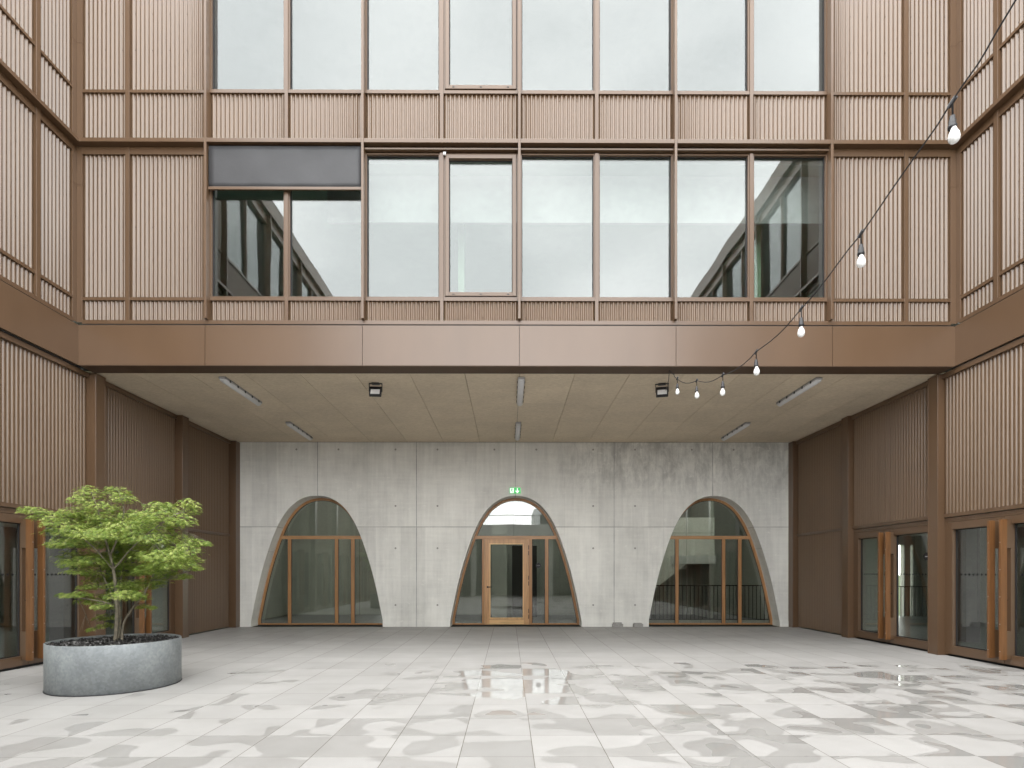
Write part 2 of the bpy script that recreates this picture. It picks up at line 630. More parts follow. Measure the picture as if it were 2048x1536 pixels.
def soffit_mat():
    m, t, b = new_mat('wood_wool_board')
    P = pos(t)
    f1 = noise_n(t, mapping(t, P, (1, 3.5, 1)), 14, 6, .7, .6)
    f2 = noise_n(t, P, 1.2, 3)
    sx = t.nodes.new('ShaderNodeSeparateXYZ')
    t.links.new(P, sx.inputs[0])
    cb = t.nodes.new('ShaderNodeCombineXYZ')
    ix = math_n(t, 'FLOOR', math_n(t, 'SUBTRACT', sx.outputs[0], .207))
    sh = math_n(t, 'MULTIPLY', math_n(t, 'MODULO', math_n(t, 'ADD', ix, 20), 2.0), .9)
    t.links.new(ix, cb.inputs[0])
    t.links.new(math_n(t, 'FLOOR', math_n(t, 'DIVIDE', math_n(t, 'ADD', sx.outputs[1], sh), 2.4)), cb.inputs[1])
    wn = t.nodes.new('ShaderNodeTexWhiteNoise'); wn.noise_dimensions = '2D'
    t.links.new(cb.outputs[0], wn.inputs['Vector'])
    c = ramp(t, f1, [(.3, (.50, .415, .30)), (.52, (.64, .54, .405)), (.75, (.75, .65, .51))])
    c = mixc(t, 1.0, c, ramp(t, f2, [(.3, .93), (.7, 1.05)]), 'MULTIPLY')
    c = mixc(t, 1.0, c, ramp(t, wn.outputs['Value'], [(0, .95), (1, 1.04)]), 'MULTIPLY')
    t.links.new(c, b.inputs['Base Color'])
    b.inputs['Roughness'].default_value = .9
    bump(t, b, f1, .6, .006)
    return m


M['soffit'] = soffit_mat()


def zinc():
    m, t, b = new_mat('galvanised_zinc')
    P = pos(t)
    v = t.nodes.new('ShaderNodeTexVoronoi')
    v.inputs['Scale'].default_value = 38
    t.links.new(P, v.inputs['Vector'])
    f = noise_n(t, P, 5, 7, .7)
    g = noise_n(t, mapping(t, P, (1, 1, .5)), 1.8, 4)
    c = ramp(t, f, [(.3, (.235, .265, .28)), (.55, (.30, .33, .34)), (.75, (.35, .375, .38))])
    bw = t.nodes.new('ShaderNodeRGBToBW')
    t.links.new(v.outputs['Color'], bw.inputs[0])
    c = mixc(t, 1.0, c, ramp(t, bw.outputs[0], [(.2, .92), (.8, 1.08)]), 'MULTIPLY')
    hs = t.nodes.new('ShaderNodeHueSaturation')
    hs.inputs['Saturation'].default_value = .8
    t.links.new(c, hs.inputs['Color'])
    c = mixc(t, 1.0, hs.outputs[0], ramp(t, g, [(.3, .80), (.7, 1.14)]), 'MULTIPLY')
    t.links.new(c, b.inputs['Base Color'])
    b.inputs['Roughness'].default_value = .55
    b.inputs['Metallic'].default_value = .25
    return m


M['zinc'] = zinc()


def leaf_mat(name, stops, tr=.33):
    m = bpy.data.materials.new(name)
    m.use_nodes = True
    t = m.node_tree
    b = t.nodes['Principled BSDF']
    out = t.nodes['Material Output']
    g = t.nodes.new('ShaderNodeNewGeometry')
    f = noise_n(t, g.outputs['Position'], 3.2, 3)
    s = math_n(t, 'ADD', math_n(t, 'MULTIPLY', g.outputs['Random Per Island'], .55), math_n(t, 'MULTIPLY', f, .45))
    c = ramp(t, s, stops)
    t.links.new(c, b.inputs['Base Color'])
    b.inputs['Roughness'].default_value = .5
    tl = t.nodes.new('ShaderNodeBsdfTranslucent')
    t.links.new(mixc(t, 1.0, c, (1.25, 1.25, .7), 'MULTIPLY'), tl.inputs[0])
    mx = t.nodes.new('ShaderNodeMixShader')
    mx.inputs[0].default_value = tr
    t.links.new(b.outputs[0], mx.inputs[1])
    t.links.new(tl.outputs[0], mx.inputs[2])
    t.links.new(mx.outputs[0], out.inputs[0])
    return m


M['leaf'] = leaf_mat('maple_leaf', [(.10, (.045, .10, .012)), (.36, (.17, .26, .042)), (.58, (.30, .385, .08)), (.84, (.55, .59, .21))])
M['hedge'] = leaf_mat('hedge_leaf', [(.2, (.05, .11, .03)), (.7, (.13, .24, .07))])
M['mulch'] = simple('dark_bark_mulch', (.045, .043, .042), .85, var=.5, scale=40)

# ------------------------------------------------------------------ setting
g = MB()
g.face([(-7.62, -34, 0), (7.92, -34, 0), (7.92, 15.62, 0), (-7.62, 15.62, 0)])
g = g.build('paving', M['paving'])
struct(g)
gr = MB()
gr.face([(-400, -400, -.06), (400, -400, -.06), (400, 400, -.06), (-400, 400, -.06)])
struct(gr.build('ground', simple('grassy_ground', (.07, .10, .04), .9, var=.3, scale=1.0)))

# wall maps
YF = 9.98            # cladding plane of the front facade
XL, XR = -7.62, 7.95  # cladding planes of the wings
front = lambda u, w, v: (u, YF - w, v)
left = lambda u, w, v: (XL + w, u, v)
right = lambda u, w, v: (XR - w, u, v)
GRID = [.19 + 2.737 * k for k in range(-2, 3)]
LED0, LED1 = 8.995, 9.066
SIL1, SIL2 = 6.315, 9.975      # centre heights of the sill rails
TOP = 12.75
ROOF = 13.25
PR = .14                       # how far fins and ledges stand out


def window(f, u0, u1, v0, v1, parent, gm, casement=False, rail=.028, deep=-.05):
    """one glazed field between u0 and u1 with slim frame, gasket and pane"""
    m = MB(f)
    m.box(u0, u0 + rail, deep - .03, .012, v0, v1)
    m.box(u1 - rail, u1, deep - .03, .012, v0, v1)
    m.box(u0 + rail, u1 - rail, deep - .03, .010, v0, v0 + rail)
    m.box(u0 + rail, u1 - rail, deep - .03, .010, v1 - rail, v1)
    a, b, c, d = u0 + rail, u1 - rail, v0 + rail, v1 - rail
    fr = None
    if casement:
        s = .075
        m2 = MB(f)
        m2.box(a + .008, a + s, deep, .03, c + .008, d - .008)
        m2.box(b - s, b - .008, deep, .03, c + .008, d - .008)
        m2.box(a + s, b - s, deep, .029, c + .008, c + s)
        m2.box(a + s, b - s, deep, .029, d - s, d - .008)
        fr = m.build('window', M['bronze'], parent)
        m2.build('sash', M['bronze'], fr, bevel=.003)
        if v0 > 0:
            m3 = MB(f)
            for x in (.12, .5, .88):
                cx = a + (b - a) * x
                m3.box(cx - .018, cx + .018, .029, .034, c + .03, c + .045)
            m3.build('drain_cap', M['gasket'], fr)
        a, b, c, d = a + s, b - s, c + s, d - s
    else:
        fr = m.build('window', M['bronze'], parent)
    gk = MB(f)
    e = .012
    gk.box(a, a + e, deep, deep + .016, c, d)
    gk.box(b - e, b, deep, deep + .016, c, d)
    gk.box(a + e, b - e, deep, deep + .015, c, c + e)
    gk.box(a + e, b - e, deep, deep + .015, d - e, d)
    gk.build('gasket', M['gasket'], fr)
    p = MB(f)
    p.box(a, b, deep - .012, deep, c, d)
    p.build('pane', gm, fr)
    return fr


def panel(f, u0, u1, v0, v1, parent, screws=True, **kw):
    m = MB(f)
    sc = None
    if screws:
        n = max(2, int((v1 - v0) / .5))
        sc = [v0 + .09 + (v1 - v0 - .18) * k / (n - 1) for k in range(n)]
    m.corr(u0, u1, v0, v1, -.012, screws=sc, **kw)
    return m.build('corrugated_panel', [M['bronze_sheet'], M['screw']], parent)


# ------------------------------------------------------------------ front building (bridges the passage)
fb = thing('bridging_building', 'upper storeys of the brown metal clad building spanning the covered passage', 'building', (.19, 10.0, 0))
LEFTC, RIGHTC = XL + .012, XR - .012
# fins
for x in GRID:
    m = MB(front)
    m.box(x - .022, x + .022, -.05, PR + .003, 5.926, TOP)
    m.build('fin', M['bronze'], fb, bevel=.003)
# corner posts (front half)
for s, xc in ((1, XL), (-1, XR)):
    m = MB(front)
    a, b = sorted((xc, xc + s * .115))
    for (v0, v1) in ((5.90, 8.315), (8.319, LED0 - .002), (LED1 + .002, 10.815), (10.819, TOP)):
        m.box(a, b, -.05, .022, v0, v1)
    m.build('corner_post', M['bronze'], fb, bevel=.003)
# narrow posts in the blind side fields
for x in (-6.71, 7.045):
    m = MB(front)
    m.box(x - .036, x + .036, -.05, .03, 5.90, LED0 - .003)
    m.box(x - .036, x + .036, -.05, .03, LED1 + .003, TOP)
    m.build('post', M['bronze'], fb, bevel=.003)
# ledges, one length per bay
edges = [XL + .14] + GRID + [XR - .14]
for i in range(6):
    a, b = edges[i], edges[i + 1]
    a2 = a + (.0235 if i > 0 else -.0)
    b2 = b - (.0235 if i < 5 else 0)
    for h0, h1 in ((LED0, LED1),):
        m = MB(front)
        m.box(a2, b2, -.05, PR, h0, h1)
        m.build('ledge', M['bronze'], fb, bevel=.004)
    m = MB(front)
    m.box(a, b, -.05, .06, 5.857, 5.925)
    m.build('base_trim', M['bronze'], fb)
# blind side fields: panels and rails
for (a, b) in ((XL + .117, -6.748), (-6.672, GRID[0] - .024), (GRID[4] + .024, 7.007), (7.083, XR - .117)):
    for v0, v1 in ((5.925, 6.29), (6.345, 8.86), (LED1, 9.95), (10.0, TOP)):
        panel(front, a, b, v0, v1, fb)
    for v0, v1 in ((6.29, 6.345), (8.86, LED0 - .002), (9.95, 10.0)):
        m = MB(front)
        m.box(a, b, -.05, .022, v0, v1)
        m.build('rail', M['bronze'], fb)
# glazed fields
for i in range(4):
    a, b = GRID[i] + .023, GRID[i + 1] - .023
    mid = (a + b) / 2
    for v0, v1, srl, top in ((5.925, 6.29, 6.345, 8.90), (LED1, 9.95, 10.0, 12.45)):
        m = MB(front)
        m.box(mid - .031, mid + .031, -.08, .035, v0, top)
        m.build('mullion', M['bronze'], fb, bevel=.003)
        for h, (p, q) in enumerate(((a, mid - .032), (mid + .032, b))):
            panel(front, p + .004, q - .004, v0, v1, fb)
            m = MB(front)
            m.box(p, q, -.08, .025, v1, srl)
            m.build('rail', M['bronze'], fb)
            window(front, p, q, srl, top, fb, M['glass'], casement=(i == 1 and h == 1), rail=.022)
        m = MB(front)
        if top < 9:
            m.box(a, b, -.05, .075, top + .022, top + .05)
            m.build('blind_box', M['bronze'], fb)
        else:
            m.box(a, b, -.05, .03, top, TOP)
            m.build('head_rail', M['bronze'], fb)
# window sensor (small white cube by the casement head)
m = MB(front)
m.box(GRID[1] + 1.40, GRID[1] + 1.445, .03, .07, 8.84, 8.885)
tag(m.build('sensor', M['white'], fb), 'small white cube sensor at the casement head')
# fascia: six flat panels with shadow joints
fe = [XL + .14] + GRID + [XR - .14]
for i in range(6):
    m = MB(front)
    m.box(fe[i] + (.004 if i else 0), fe[i + 1] - (.004 if i < 5 else 0), .10, PR, 5.105, 5.80)
    m.build('fascia_panel', M['bronze'], fb)
m = MB(front)
m.box(XL + .14, XR - .14, -.06, .095, 5.12, 5.83)
m.build('fascia_core', M['dark'], fb)
m = MB()
m.box(XL + .15, XR - .15, 9.845, 10.21, 5.093, 5.104)
m.build('soffit_edge_plate', M['bronze_shaded'], fb)
for sx_ in (XL + .02, XR - .12):
    m = MB()
    m.box(sx_, sx_ + .10, YF - .12, YF - .02, 5.79, 5.832)
    m.build('corner_filler', M['dark'], fb)
# roof band
m = MB(front)
m.box(XL, XR, -.3, PR + .02, TOP, ROOF)
m.build('roof_band', M['bronze'], fb)
m = MB()
m.box(XL - 6, XR + 6, YF + .32, 16.11, ROOF - .3, ROOF - .06)
m.build('roof', M['roofing'], fb)
# soffit boards
m = MB()
xs = [XL - .05] + [.207 + k for k in range(-7, 8)] + [XR]
for i in range(len(xs) - 1):
    a, b = xs[i] + .004, xs[i + 1] - .004
    sh = .9 if i % 2 else 0
    ys = [10.212] + [y for y in (9.6 + 1.2 - sh + 2.4 * k for k in range(0, 5)) if 10.5 < y < 15.3] + [15.58]
    for j in range(len(ys) - 1):
        m.box(a, b, ys[j] + .002, ys[j + 1] - .002, 5.10, 5.135)
m.build('soffit', M['soffit'], fb)
m = MB()
m.box(XL - .2, XR + .2, 10.1, 16.0, 5.14, 5.45)
m.build('floor_slab', M['dark'], fb)
# rooms behind the windows
m = MB()
m.box(XL - .3, XR + .3, 10.3, 16.0, 8.95, 9.25)
m.box(XL - .3, XR + .3, 10.3, 16.0, 5.46, 5.9)
m.box(XL - .3, XR + .3, 16.0, 16.11, 5.14, ROOF - .3)
m.box(XL - .3, XL - .15, YF + .1, 16.0, 5.9, ROOF - .3)
m.box(XR + .15, XR + .3, YF + .1, 16.0, 5.9, ROOF - .3)
m.build('room_shell', M['room'], fb)
for x in (-1.0, 4.9, 6.6):
    m = MB()
    m.box(x, x + .12, 11.2, 11.5, 5.9, 8.95)
    m.build('room_column', M['green_int'], fb)
m = MB()
m.box(-3.4, 7.9, 10.6, 10.66, 8.07, 8.95)
m.build('room_downstand', simple('grey_downstand', (.42, .43, .43), .8), fb)

# roller blind
bl = thing('roller_blind', 'dark grey roller blind half lowered outside the window left of the first fin', 'blind', (-3.9, 9.93, 8.2))
m = MB(front)
a, b = GRID[0] + .035, GRID[1] - .035
nx, nz = 24, 8
rows = []
for j in range(nz + 1):
    row = []
    for i in range(nx + 1):
        x = a + (b - a) * i / nx
        z = 8.24 + (8.965 - 8.24) * j / nz
        w_ = .085 + .004 * math.sin(i * .9 + j * .35) * (1 if 0 < j < nz else .2) + .003 * mnoise.noise(Vector((x * 3, z * 4, 0)))
        row.append(m.v(x, w_, z))
    rows.append(row)
for j in range(nz):
    for i in range(nx):
        fc = m.bm.faces.new((rows[j][i], rows[j][i + 1], rows[j + 1][i + 1], rows[j + 1][i]))
        fc.smooth = True
fab = m.build('fabric', M['blind'], bl)
md = fab.modifiers.new('thick', 'SOLIDIFY')
md.thickness = .002
m = MB(front)
m.box(a - .005, b + .005, .066, .10, 8.195, 8.245)
m.build('bottom_bar', M['bronze'], bl, bevel=.004)


# ------------------------------------------------------------------ wings
def wing(name, label, f, sgn, X0, gx):
    """gx: world x of pilaster face. u = world y"""
    t = thing(name, label, 'building', (X0, 0, 0))
    # upper storeys ----------------------------------------------------
    posts = [9.13, 7.73]
    win_start = 5.05
    ys = [win_start - 2.737 * k for k in range(0, 5)]      # fins on the window part
    yend = -5.95
    m = MB(f)
    for (v0, v1) in ((5.90, 8.315), (8.319, LED0 - .002), (LED1 + .002, 10.815), (10.819, TOP)):
        m.box(YF - .115, YF - .024, -.05, .0225, v0, v1)
    m.build('corner_post', M['bronze'], t, bevel=.003)
    for y in posts:
        m = MB(f)
        m.box(y - .04, y + .04, -.05, .04, 5.90, LED0 - .003)
        m.box(y - .04, y + .04, -.05, .04, LED1 + .003, TOP)
        m.build('post', M['bronze'], t, bevel=.003)
    for y in ys:
        m = MB(f)
        m.box(y - .022, y + .022, -.05, PR + .003, 5.926, TOP)
        m.build('fin', M['bronze'], t)
    m = MB(f)
    m.box(yend, YF - .02, -.05, PR - .0, LED0, LED1)
    m.build('ledge', M['bronze'], t, bevel=.004)
    m = MB(f)
    m.box(yend, YF - PR, -.05, .06, 5.857, 5.925)
    m.build('base_trim', M['bronze'], t)
    segs = [(9.17, YF - .117), (7.77, 9.09), (win_start + .024, 7.69)]
    for a, b in segs:
        for v0, v1 in ((5.925, 6.29), (6.345, 8.86), (LED1, 9.95), (10.0, TOP)):
            panel(f, a, b, v0, v1, t, screws=b > 8)
        for v0, v1 in ((6.29, 6.345), (8.86, LED0 - .002), (9.95, 10.0)):
            m = MB(f)
            m.box(a, b, -.05, .022, v0, v1)
            m.build('rail', M['bronze'], t)
    for k in range(4):
        b, a = ys[k] - .023, ys[k + 1] + .023
        mid = (a + b) / 2
        for v0, v1, srl, top in ((5.925, 6.29, 6.345, 8.90), (LED1, 9.95, 10.0, 12.45)):
            panel(f, a, b, v0, v1, t, screws=False)
            m = MB(f)
            m.box(a, b, -.08, .025, v1, srl)
            m.build('rail', M['bronze'], t)
            m = MB(f)
            m.box(mid - .031, mid + .031, -.08, .035, srl, top)
            m.build('mullion', M['bronze'], t)
            for p, q in ((a, mid - .032), (mid + .032, b)):
                window(f, p, q, srl, top, t, M['glass'], rail=.03)
            m = MB(f)
            m.box(a, b, -.05, .05, top, TOP if top > 9 else LED0 - .003)
            m.build('head_rail', M['bronze'], t)
    m = MB(f)
    m.corr(yend, ys[-1] - .023, 5.925, LED0, -.012)
    m.corr(yend, ys[-1] - .023, LED1, TOP, -.012)
    m.build('corrugated_panel', [M['bronze_sheet'], M['screw']], t)
    # fascia and roof band
    cuts = [yend, -2.4, .35, 3.05, 5.8, 8.1, YF - PR]
    for i in range(len(cuts) - 1):
        m = MB(f)
        m.box(cuts[i] + .004, cuts[i + 1] - (.004 if i < len(cuts) - 2 else 0), .10, PR, 5.105, 5.80)
        m.build('fascia_panel', M['bronze'], t)
    m = MB(f)
    m.box(yend, YF - .02, -.06, .093, 5.085, 5.828)
    m.build('fascia_core', M['dark'], t)
    m = MB(f)
    m.box(yend, YF - PR - .02, -.3, PR + .02, TOP, ROOF)
    m.build('roof_band', M['bronze'], t)
    m = MB(f)
    m.box(yend, YF + .3, -7.0, -.32, ROOF - .3, ROOF - .06)
    m.build('roof', M['roofing'], t)
    m = MB(f)
    m.box(yend - .2, yend, -6.9, PR, 0, ROOF)
    m.build('end_wall', M['bronze'], t)
    # room shells
    m = MB(f)
    m.box(yend, YF - .2, -6.6, -.4, 8.95, 9.25)
    m.box(yend, YF - .2, -6.6, -.4, 5.2, 5.9)
    m.box(yend, YF - .2, -6.9, -6.6, 5.2, ROOF - .3)
    m.build('room_shell', M['room'], t)
    # ground floor -----------------------------------------------------
    gw = .02 if sgn > 0 else .05        # ground floor cladding plane
    pil = [13.0, 10.3, 7.6, 4.9, 2.2, -.5, -3.2, -5.8]
    face = (gx - XL) if sgn > 0 else (XR - gx)
    for y in pil:
        m = MB(f)
        m.box(y - .12, y + .12, -.1, face - .006, 0.0, 5.083)
        m.build('pilaster', M['bronze'], t, bevel=.004)
        m = MB(f)
        m.box(y - .12, y - .104, face - .006, face, 0.0, 5.083)
        m.box(y + .104, y + .12, face - .006, face, 0.0, 5.083)
        m.build('pilaster_edge', M['bronze'], t)
    m = MB(f)
    m.box(15.36, 15.60, -.1, face + .01, 0, 5.083)
    m.build('pilaster', M['bronze'], t, bevel=.004)
    m = MB(f)
    m.box(yend, 15.6, -.1, gw + .055, 5.0, 5.083)
    m.build('top_rail', M['bronze'], t)
    # blind bay next to the concrete wall
    for v0, v1 in ((.03, 2.49), (2.55, 5.0)):
        m = MB(f)
        m.corr(13.12, 15.36, v0, v1, gw)
        m.build('corrugated_panel', M['bronze_sheet'], t)
    m = MB(f)
    m.box(13.12, 15.36, -.1, gw + .03, 2.49, 2.55)
    m.build('rail', M['bronze'], t)
    # door bays
    bays = [(10.42, 12.88, 1), (7.72, 10.18, 1), (5.02, 7.48, 1), (2.32, 4.78, 1), (-.38, 2.08, 0), (-3.08, -.62, 0), (-5.68, -3.32, 0)]
    for a, b, real in bays:
        m = MB(f)
        m.corr(a, b, 2.55, 5.0, gw)
        m.build('corrugated_panel', M['bronze_sheet'], t)
        m = MB(f)
        m.box(a, b, -.1, gw + .03, 2.485, 2.55)
        m.box(a, b, -.1, gw + .005, 2.44, 2.475)
        m.build('rail', M['bronze'], t)
        if not real:
            m = MB(f)
            m.corr(a, b, 0.03, 2.44, gw)
            m.build('corrugated_panel', M['bronze_sheet'], t)
            continue
        z0, z1 = .02, 2.44
        # fixed outer frame
        m = MB(f)
        m.box(a, a + .055, -.08, gw, z0, z1)
        m.box(b - .055, b, -.08, gw, z0, z1)
        m.box(a + .055, b - .055, -.08, gw, z1 - .045, z1)
        m.build('door_frame', M['bronze'], t, bevel=.003)
        mid = (a + b) / 2
        for side in (0, 1):
            p, q = (a + .06, mid - .004) if side == 0 else (mid + .004, b - .06)
            c, d = z0 + .02, z1 - .05
            st = .115
            m = MB(f)
            m.box(p, p + st, -.05, gw + .004, c, d)
            m.box(q - st, q, -.05, gw + .004, c, d)
            m.box(p + st, q - st, -.05, gw + .004, c, c + .15)
            m.box(p + st, q - st, -.05, gw + .004, d - .13, d)
            dr = m.build('door', M['bronze'], t, bevel=.003)
            gk = MB(f)
            ga, gb, gc, gd = p + st, q - st, c + .15, d - .13
            for bx in ((ga, ga + .014, gc, gd), (gb - .014, gb, gc, gd), (ga + .014, gb - .014, gc, gc + .014), (ga + .014, gb - .014, gd - .014, gd)):
                gk.box(bx[0], bx[1], -.03, -.008, bx[2], bx[3])
            gk.build('gasket', M['gasket'], dr)
            pn = MB(f)
            pn.box(ga, gb, -.035, -.022, gc, gd)
            pn.build('pane', M['glass_low'], dr)
            dt = MB(f)
            y = ga + .06
            while y < gb - .04:
                vs = []
                for k in range(10):
                    an = 2 * math.pi * k / 10
                    vs.append((y + .019 * math.cos(an), -.019, 1.46 + .019 * math.sin(an)))
                vb = [(p_[0], -.021, p_[2]) for p_ in vs]
                dt.face(vs)
                for k in range(10):
                    dt.face([vs[k], vs[(k + 1) % 10], vb[(k + 1) % 10], vb[k]])
                y += .085
            dt.build('safety_dots', M['gasket'], dr)
            # tall wooden pull on brown brackets
            hc = mid - .11 if side == 0 else mid + .11
            o0 = gw + .075
            hm = MB(f)
            hm.box(hc - .021, hc + .021, o0, o0 + .095, .12, 2.33)
            for z in [.25 + .43 * k for k in range(5)]:
                hm.box(hc - .006, hc + .006, o0 + .095, o0 + .098, z - .006, z + .006, 1)
            hm.build('pull_handle', [M['woodpull'], M['alu']], dr, bevel=.004)
            for z0_, z1_ in ((1.88, 2.325), (.13, .57)):
                hb = MB(f)
                hb.box(hc - .017, hc + .017, gw + .004, o0, z0_, z1_)
                hb.build('handle_bracket', M['bronze'], dr)
        kn = MB(f)
        mm = Matrix.Rotation(R(90), 3, 'Y')
        sy = mid - .04
        prof = [(.0, 0), (.022, 0), (.022, .015), (.014, .03), (.0, .034)]
        rings = []
        for r_, h_ in prof[1:-1]:
            rings.append([kn.v(sy + r_ * math.cos(2 * math.pi * k / 12), gw + .004 + h_, 1.06 + r_ * math.sin(2 * math.pi * k / 12)) for k in range(12)])
        for i in range(len(rings) - 1):
            for k in range(12):
                kn.bm.faces.new((rings[i][k], rings[i][(k + 1) % 12], rings[i + 1][(k + 1) % 12], rings[i + 1][k]))
        kn.bm.faces.new(rings[-1])
        kn.build('lock_knob', M['black'], dr)
    # dark recess strip under the doors
    m = MB(f)
    m.box(-5.9, 13.0, -.12, -.02, -.02, .035)
    m.build('threshold', M['gasket'], t)
    # hall behind the doors
    m = MB(f)
    m.box(-6, 15.55, -6.4, -.12, -.03, .012)
    m.box(15.55, 19.4, -6.4, -.75, -.03, .012)
    m.build('hall_floor', M['intfloor'], t)
    m = MB(f)
    m.box(-6, 15.55, -6.4, -.2, 2.75, 2.95)
    m.box(15.55, 19.4, -6.4, -.75, 2.75, 2.95)
    m.build('hall_ceiling', M['plaster'], t)
    m = MB(f)
    # rear wall with unseen openings to the garden added for daylight, end wall with slots
    for a, b in ((-6, 1.0), (3.2, 4.6), (6.6, 7.5), (9.9, 10.8), (13.4, 19.4)):
        m.box(a, b, -6.4, -6.15, 0.012, 2.75)
    m.box(1.0, 16.5, -6.4, -6.15, 2.45, 2.75)
    for w0_, w1_ in (((-.75, -5.22), (-5.56, -5.77), (-5.87, -6.15)) if sgn < 0 else ((-.75, -6.15),)):
        m.box(19.2, 19.4, w0_, w1_, 0.012, 2.75)
    m.box(19.2, 19.4, -5.22, -5.87, 2.45, 2.75)
    m.box(-6.2, -6.0, -6.1, -.2, 0.012, 2.75)
    m.box(15.62, 19.2, -.95, -.75, 0.012, 2.75)
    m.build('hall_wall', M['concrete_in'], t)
    m = MB(f)
    m.box(18.6, 18.63, -3.9, -6.1, 1.02, 1.05)
    w_ = -3.95
    while w_ > -6.1:
        m.box(18.605, 18.625, w_ - .016, w_, .05, 1.02)
        w_ -= .12
    m.build('hall_railing', M['black'], t)
    for y in (12.2, 9.4, 6.2):
        m = MB(f)
        m.box(y - .22, y + .22, -2.1, -1.8, .012, 2.75)
        m.build('hall_column', M['hallgrey'], t)
    m = MB(f)
    m.box(14.5, 14.8, -1.9, -.96, .012, 2.75)
    m.build('hall_pier', M['concrete_in'], t)
    for y in (10.9, 8.2):
        m = MB(f)
        m.box(y - .45, y + .15, -4.3, -4.1, .012, 2.75)
        m.build('hall_partition', M['dark'], t)
    return t


lw = wing('left_wing_building', 'brown corrugated metal wing with glazed double doors behind the potted maple', left, 1, XL, -7.42)
rw = wing('right_wing_building', 'brown corrugated metal wing with glazed double doors on the side without the tree', right, -1, XR, 7.765)
lw.name = 'courtyard_wing'
rw.name = 'courtyard_wing'
for o in (lw, rw): o['group'] = 'metal clad courtyard wings'
# round notice on the right hand far door
m = MB(right)
vs = [(10.72 + .075 * math.cos(2 * math.pi * k / 20), -.018, 1.80 + .075 * math.sin(2 * math.pi * k / 20)) for k in range(20)]
vb = [(a, -.0215, c) for a, b, c in vs]
m.face(vs)
for k in range(20): m.face([vs[k], vs[(k + 1) % 20], vb[(k + 1) % 20], vb[k]])
for k in range(4):
    m.box(10.685 + k * .018, 10.697 + k * .018, -.018, -.016, 1.793, 1.807, 1)
rd = [o for o in rw.children if o.name.startswith('door') and not o.name.startswith('door_frame')]
m.build('round_sticker', [M['gasket'], M['white']], rd[0])

# ------------------------------------------------------------------ concrete wall with three arches
ARC = [(1.815, 0.0), (1.815, .17), (1.73, .60), (1.64, 1.03), (1.52, 1.52), (1.375, 2.01), (1.205, 2.50), (1.02, 2.91), (.79, 3.25), (.53, 3.475), (.27, 3.59), (0, 3.625)]
CX = (-5.29, .207, 5.70)
YW = 15.60


def curve_pts():
    """Catmull-Rom through the arch points from the foot up to the apex, then mirrored"""
    P = [Vector(p) for p in ARC[1:]]
    P = [P[0] * 2 - P[1]] + P + [Vector((-ARC[-2][0], ARC[-2][1]))]
    out = [Vector(ARC[0])]
    for i in range(1, len(P) - 2):
        p0, p1, p2, p3 = P[i - 1], P[i], P[i + 1], P[i + 2]
        for s in range(5):
            t = s / 5
            q = .5 * ((2 * p1) + (p2 - p0) * t + (2 * p0 - 5 * p1 + 4 * p2 - p3) * t * t + (3 * p1 - p0 - 3 * p2 + p3) * t ** 3)
            out.append(q)
    out.append(Vector((0, ARC[-1][1])))
    L = [Vector((-q.x, q.y)) for q in out]
    Rr = [Vector((q.x, q.y)) for q in reversed(out[:-1])]
    return L + Rr           # left foot -> apex -> right foot


CV = curve_pts()


def offset(cv, d):
    """points moved inwards by d"""
    res = []
    for i, p in enumerate(cv):
        a = cv[max(i - 1, 0)]
        b = cv[min(i + 1, len(cv) - 1)]
        tt = (b - a).normalized()
        n = Vector((tt.y, -tt.x))
        q = p + n * d
        if i in (0, len(cv) - 1): q.y = p.y
        res.append(q)
    return res


def cv_h(cv, x):
    """height of the curve at x (-1 outside)"""
    best = -1
    for i in range(len(cv) - 1):
        a, b = cv[i], cv[i + 1]
        lo, hi = min(a.x, b.x), max(a.x, b.x)
        if lo - 1e-9 <= x <= hi + 1e-9 and hi - lo > 1e-7:
            best = max(best, a.y + (b.y - a.y) * (x - a.x) / (b.x - a.x))
    return best


cw = thing('concrete_wall', 'pale fair faced concrete wall with three wood framed parabolic arches at the back of the passage', 'wall', (.2, YW, 0))
m = MB()
Y2 = 16.10
HT = 5.10
bot = 0.0
xl, xr = XL - .1, XR + .1
for Yc, flip in ((YW, 0), (Y2, 1)):
    prev = xl
    for cx in CX:
        m.face([(prev, Yc, bot), (cx - 1.815, Yc, bot), (cx - 1.815, Yc, HT), (prev, Yc, HT)])
        for i in range(1, len(CV) - 2):
            a, b = CV[i], CV[i + 1]
            m.face([(cx + a.x, Yc, a.y), (cx + b.x, Yc, b.y), (cx + b.x, Yc, HT), (cx + a.x, Yc, HT)])
        prev = cx + 1.815
    m.face([(prev, Yc, bot), (xr, Yc, bot), (xr, Yc, HT), (prev, Yc, HT)])
for cx in CX:
    for i in range(len(CV) - 1):
        a, b = CV[i], CV[i + 1]
        m.face([(cx + a.x, YW, a.y), (cx + b.x, YW, b.y), (cx + b.x, Y2, b.y), (cx + a.x, Y2, a.y)], smooth=True)
# tie holes
for k in range(-3, 4):
    for s in (-.58, .58):
        x = .19 + 2.733 * k + s
        if x < -7.3 or x > 7.65: continue
        for h in (4.90, 3.34, 2.17, .60):
            bad = any(abs(x - cx) < 1.9 and h < cv_h(CV, x - cx) + .08 for cx in CX)
            if bad: continue
            r = .027
            vs = [(x + r * math.cos(2 * math.pi * q / 12), YW - .002, h + r * math.sin(2 * math.pi * q / 12)) for q in range(12)]
            m.face(vs, 1)
m.build('wall', [M['concrete'], M['hole']], cw)
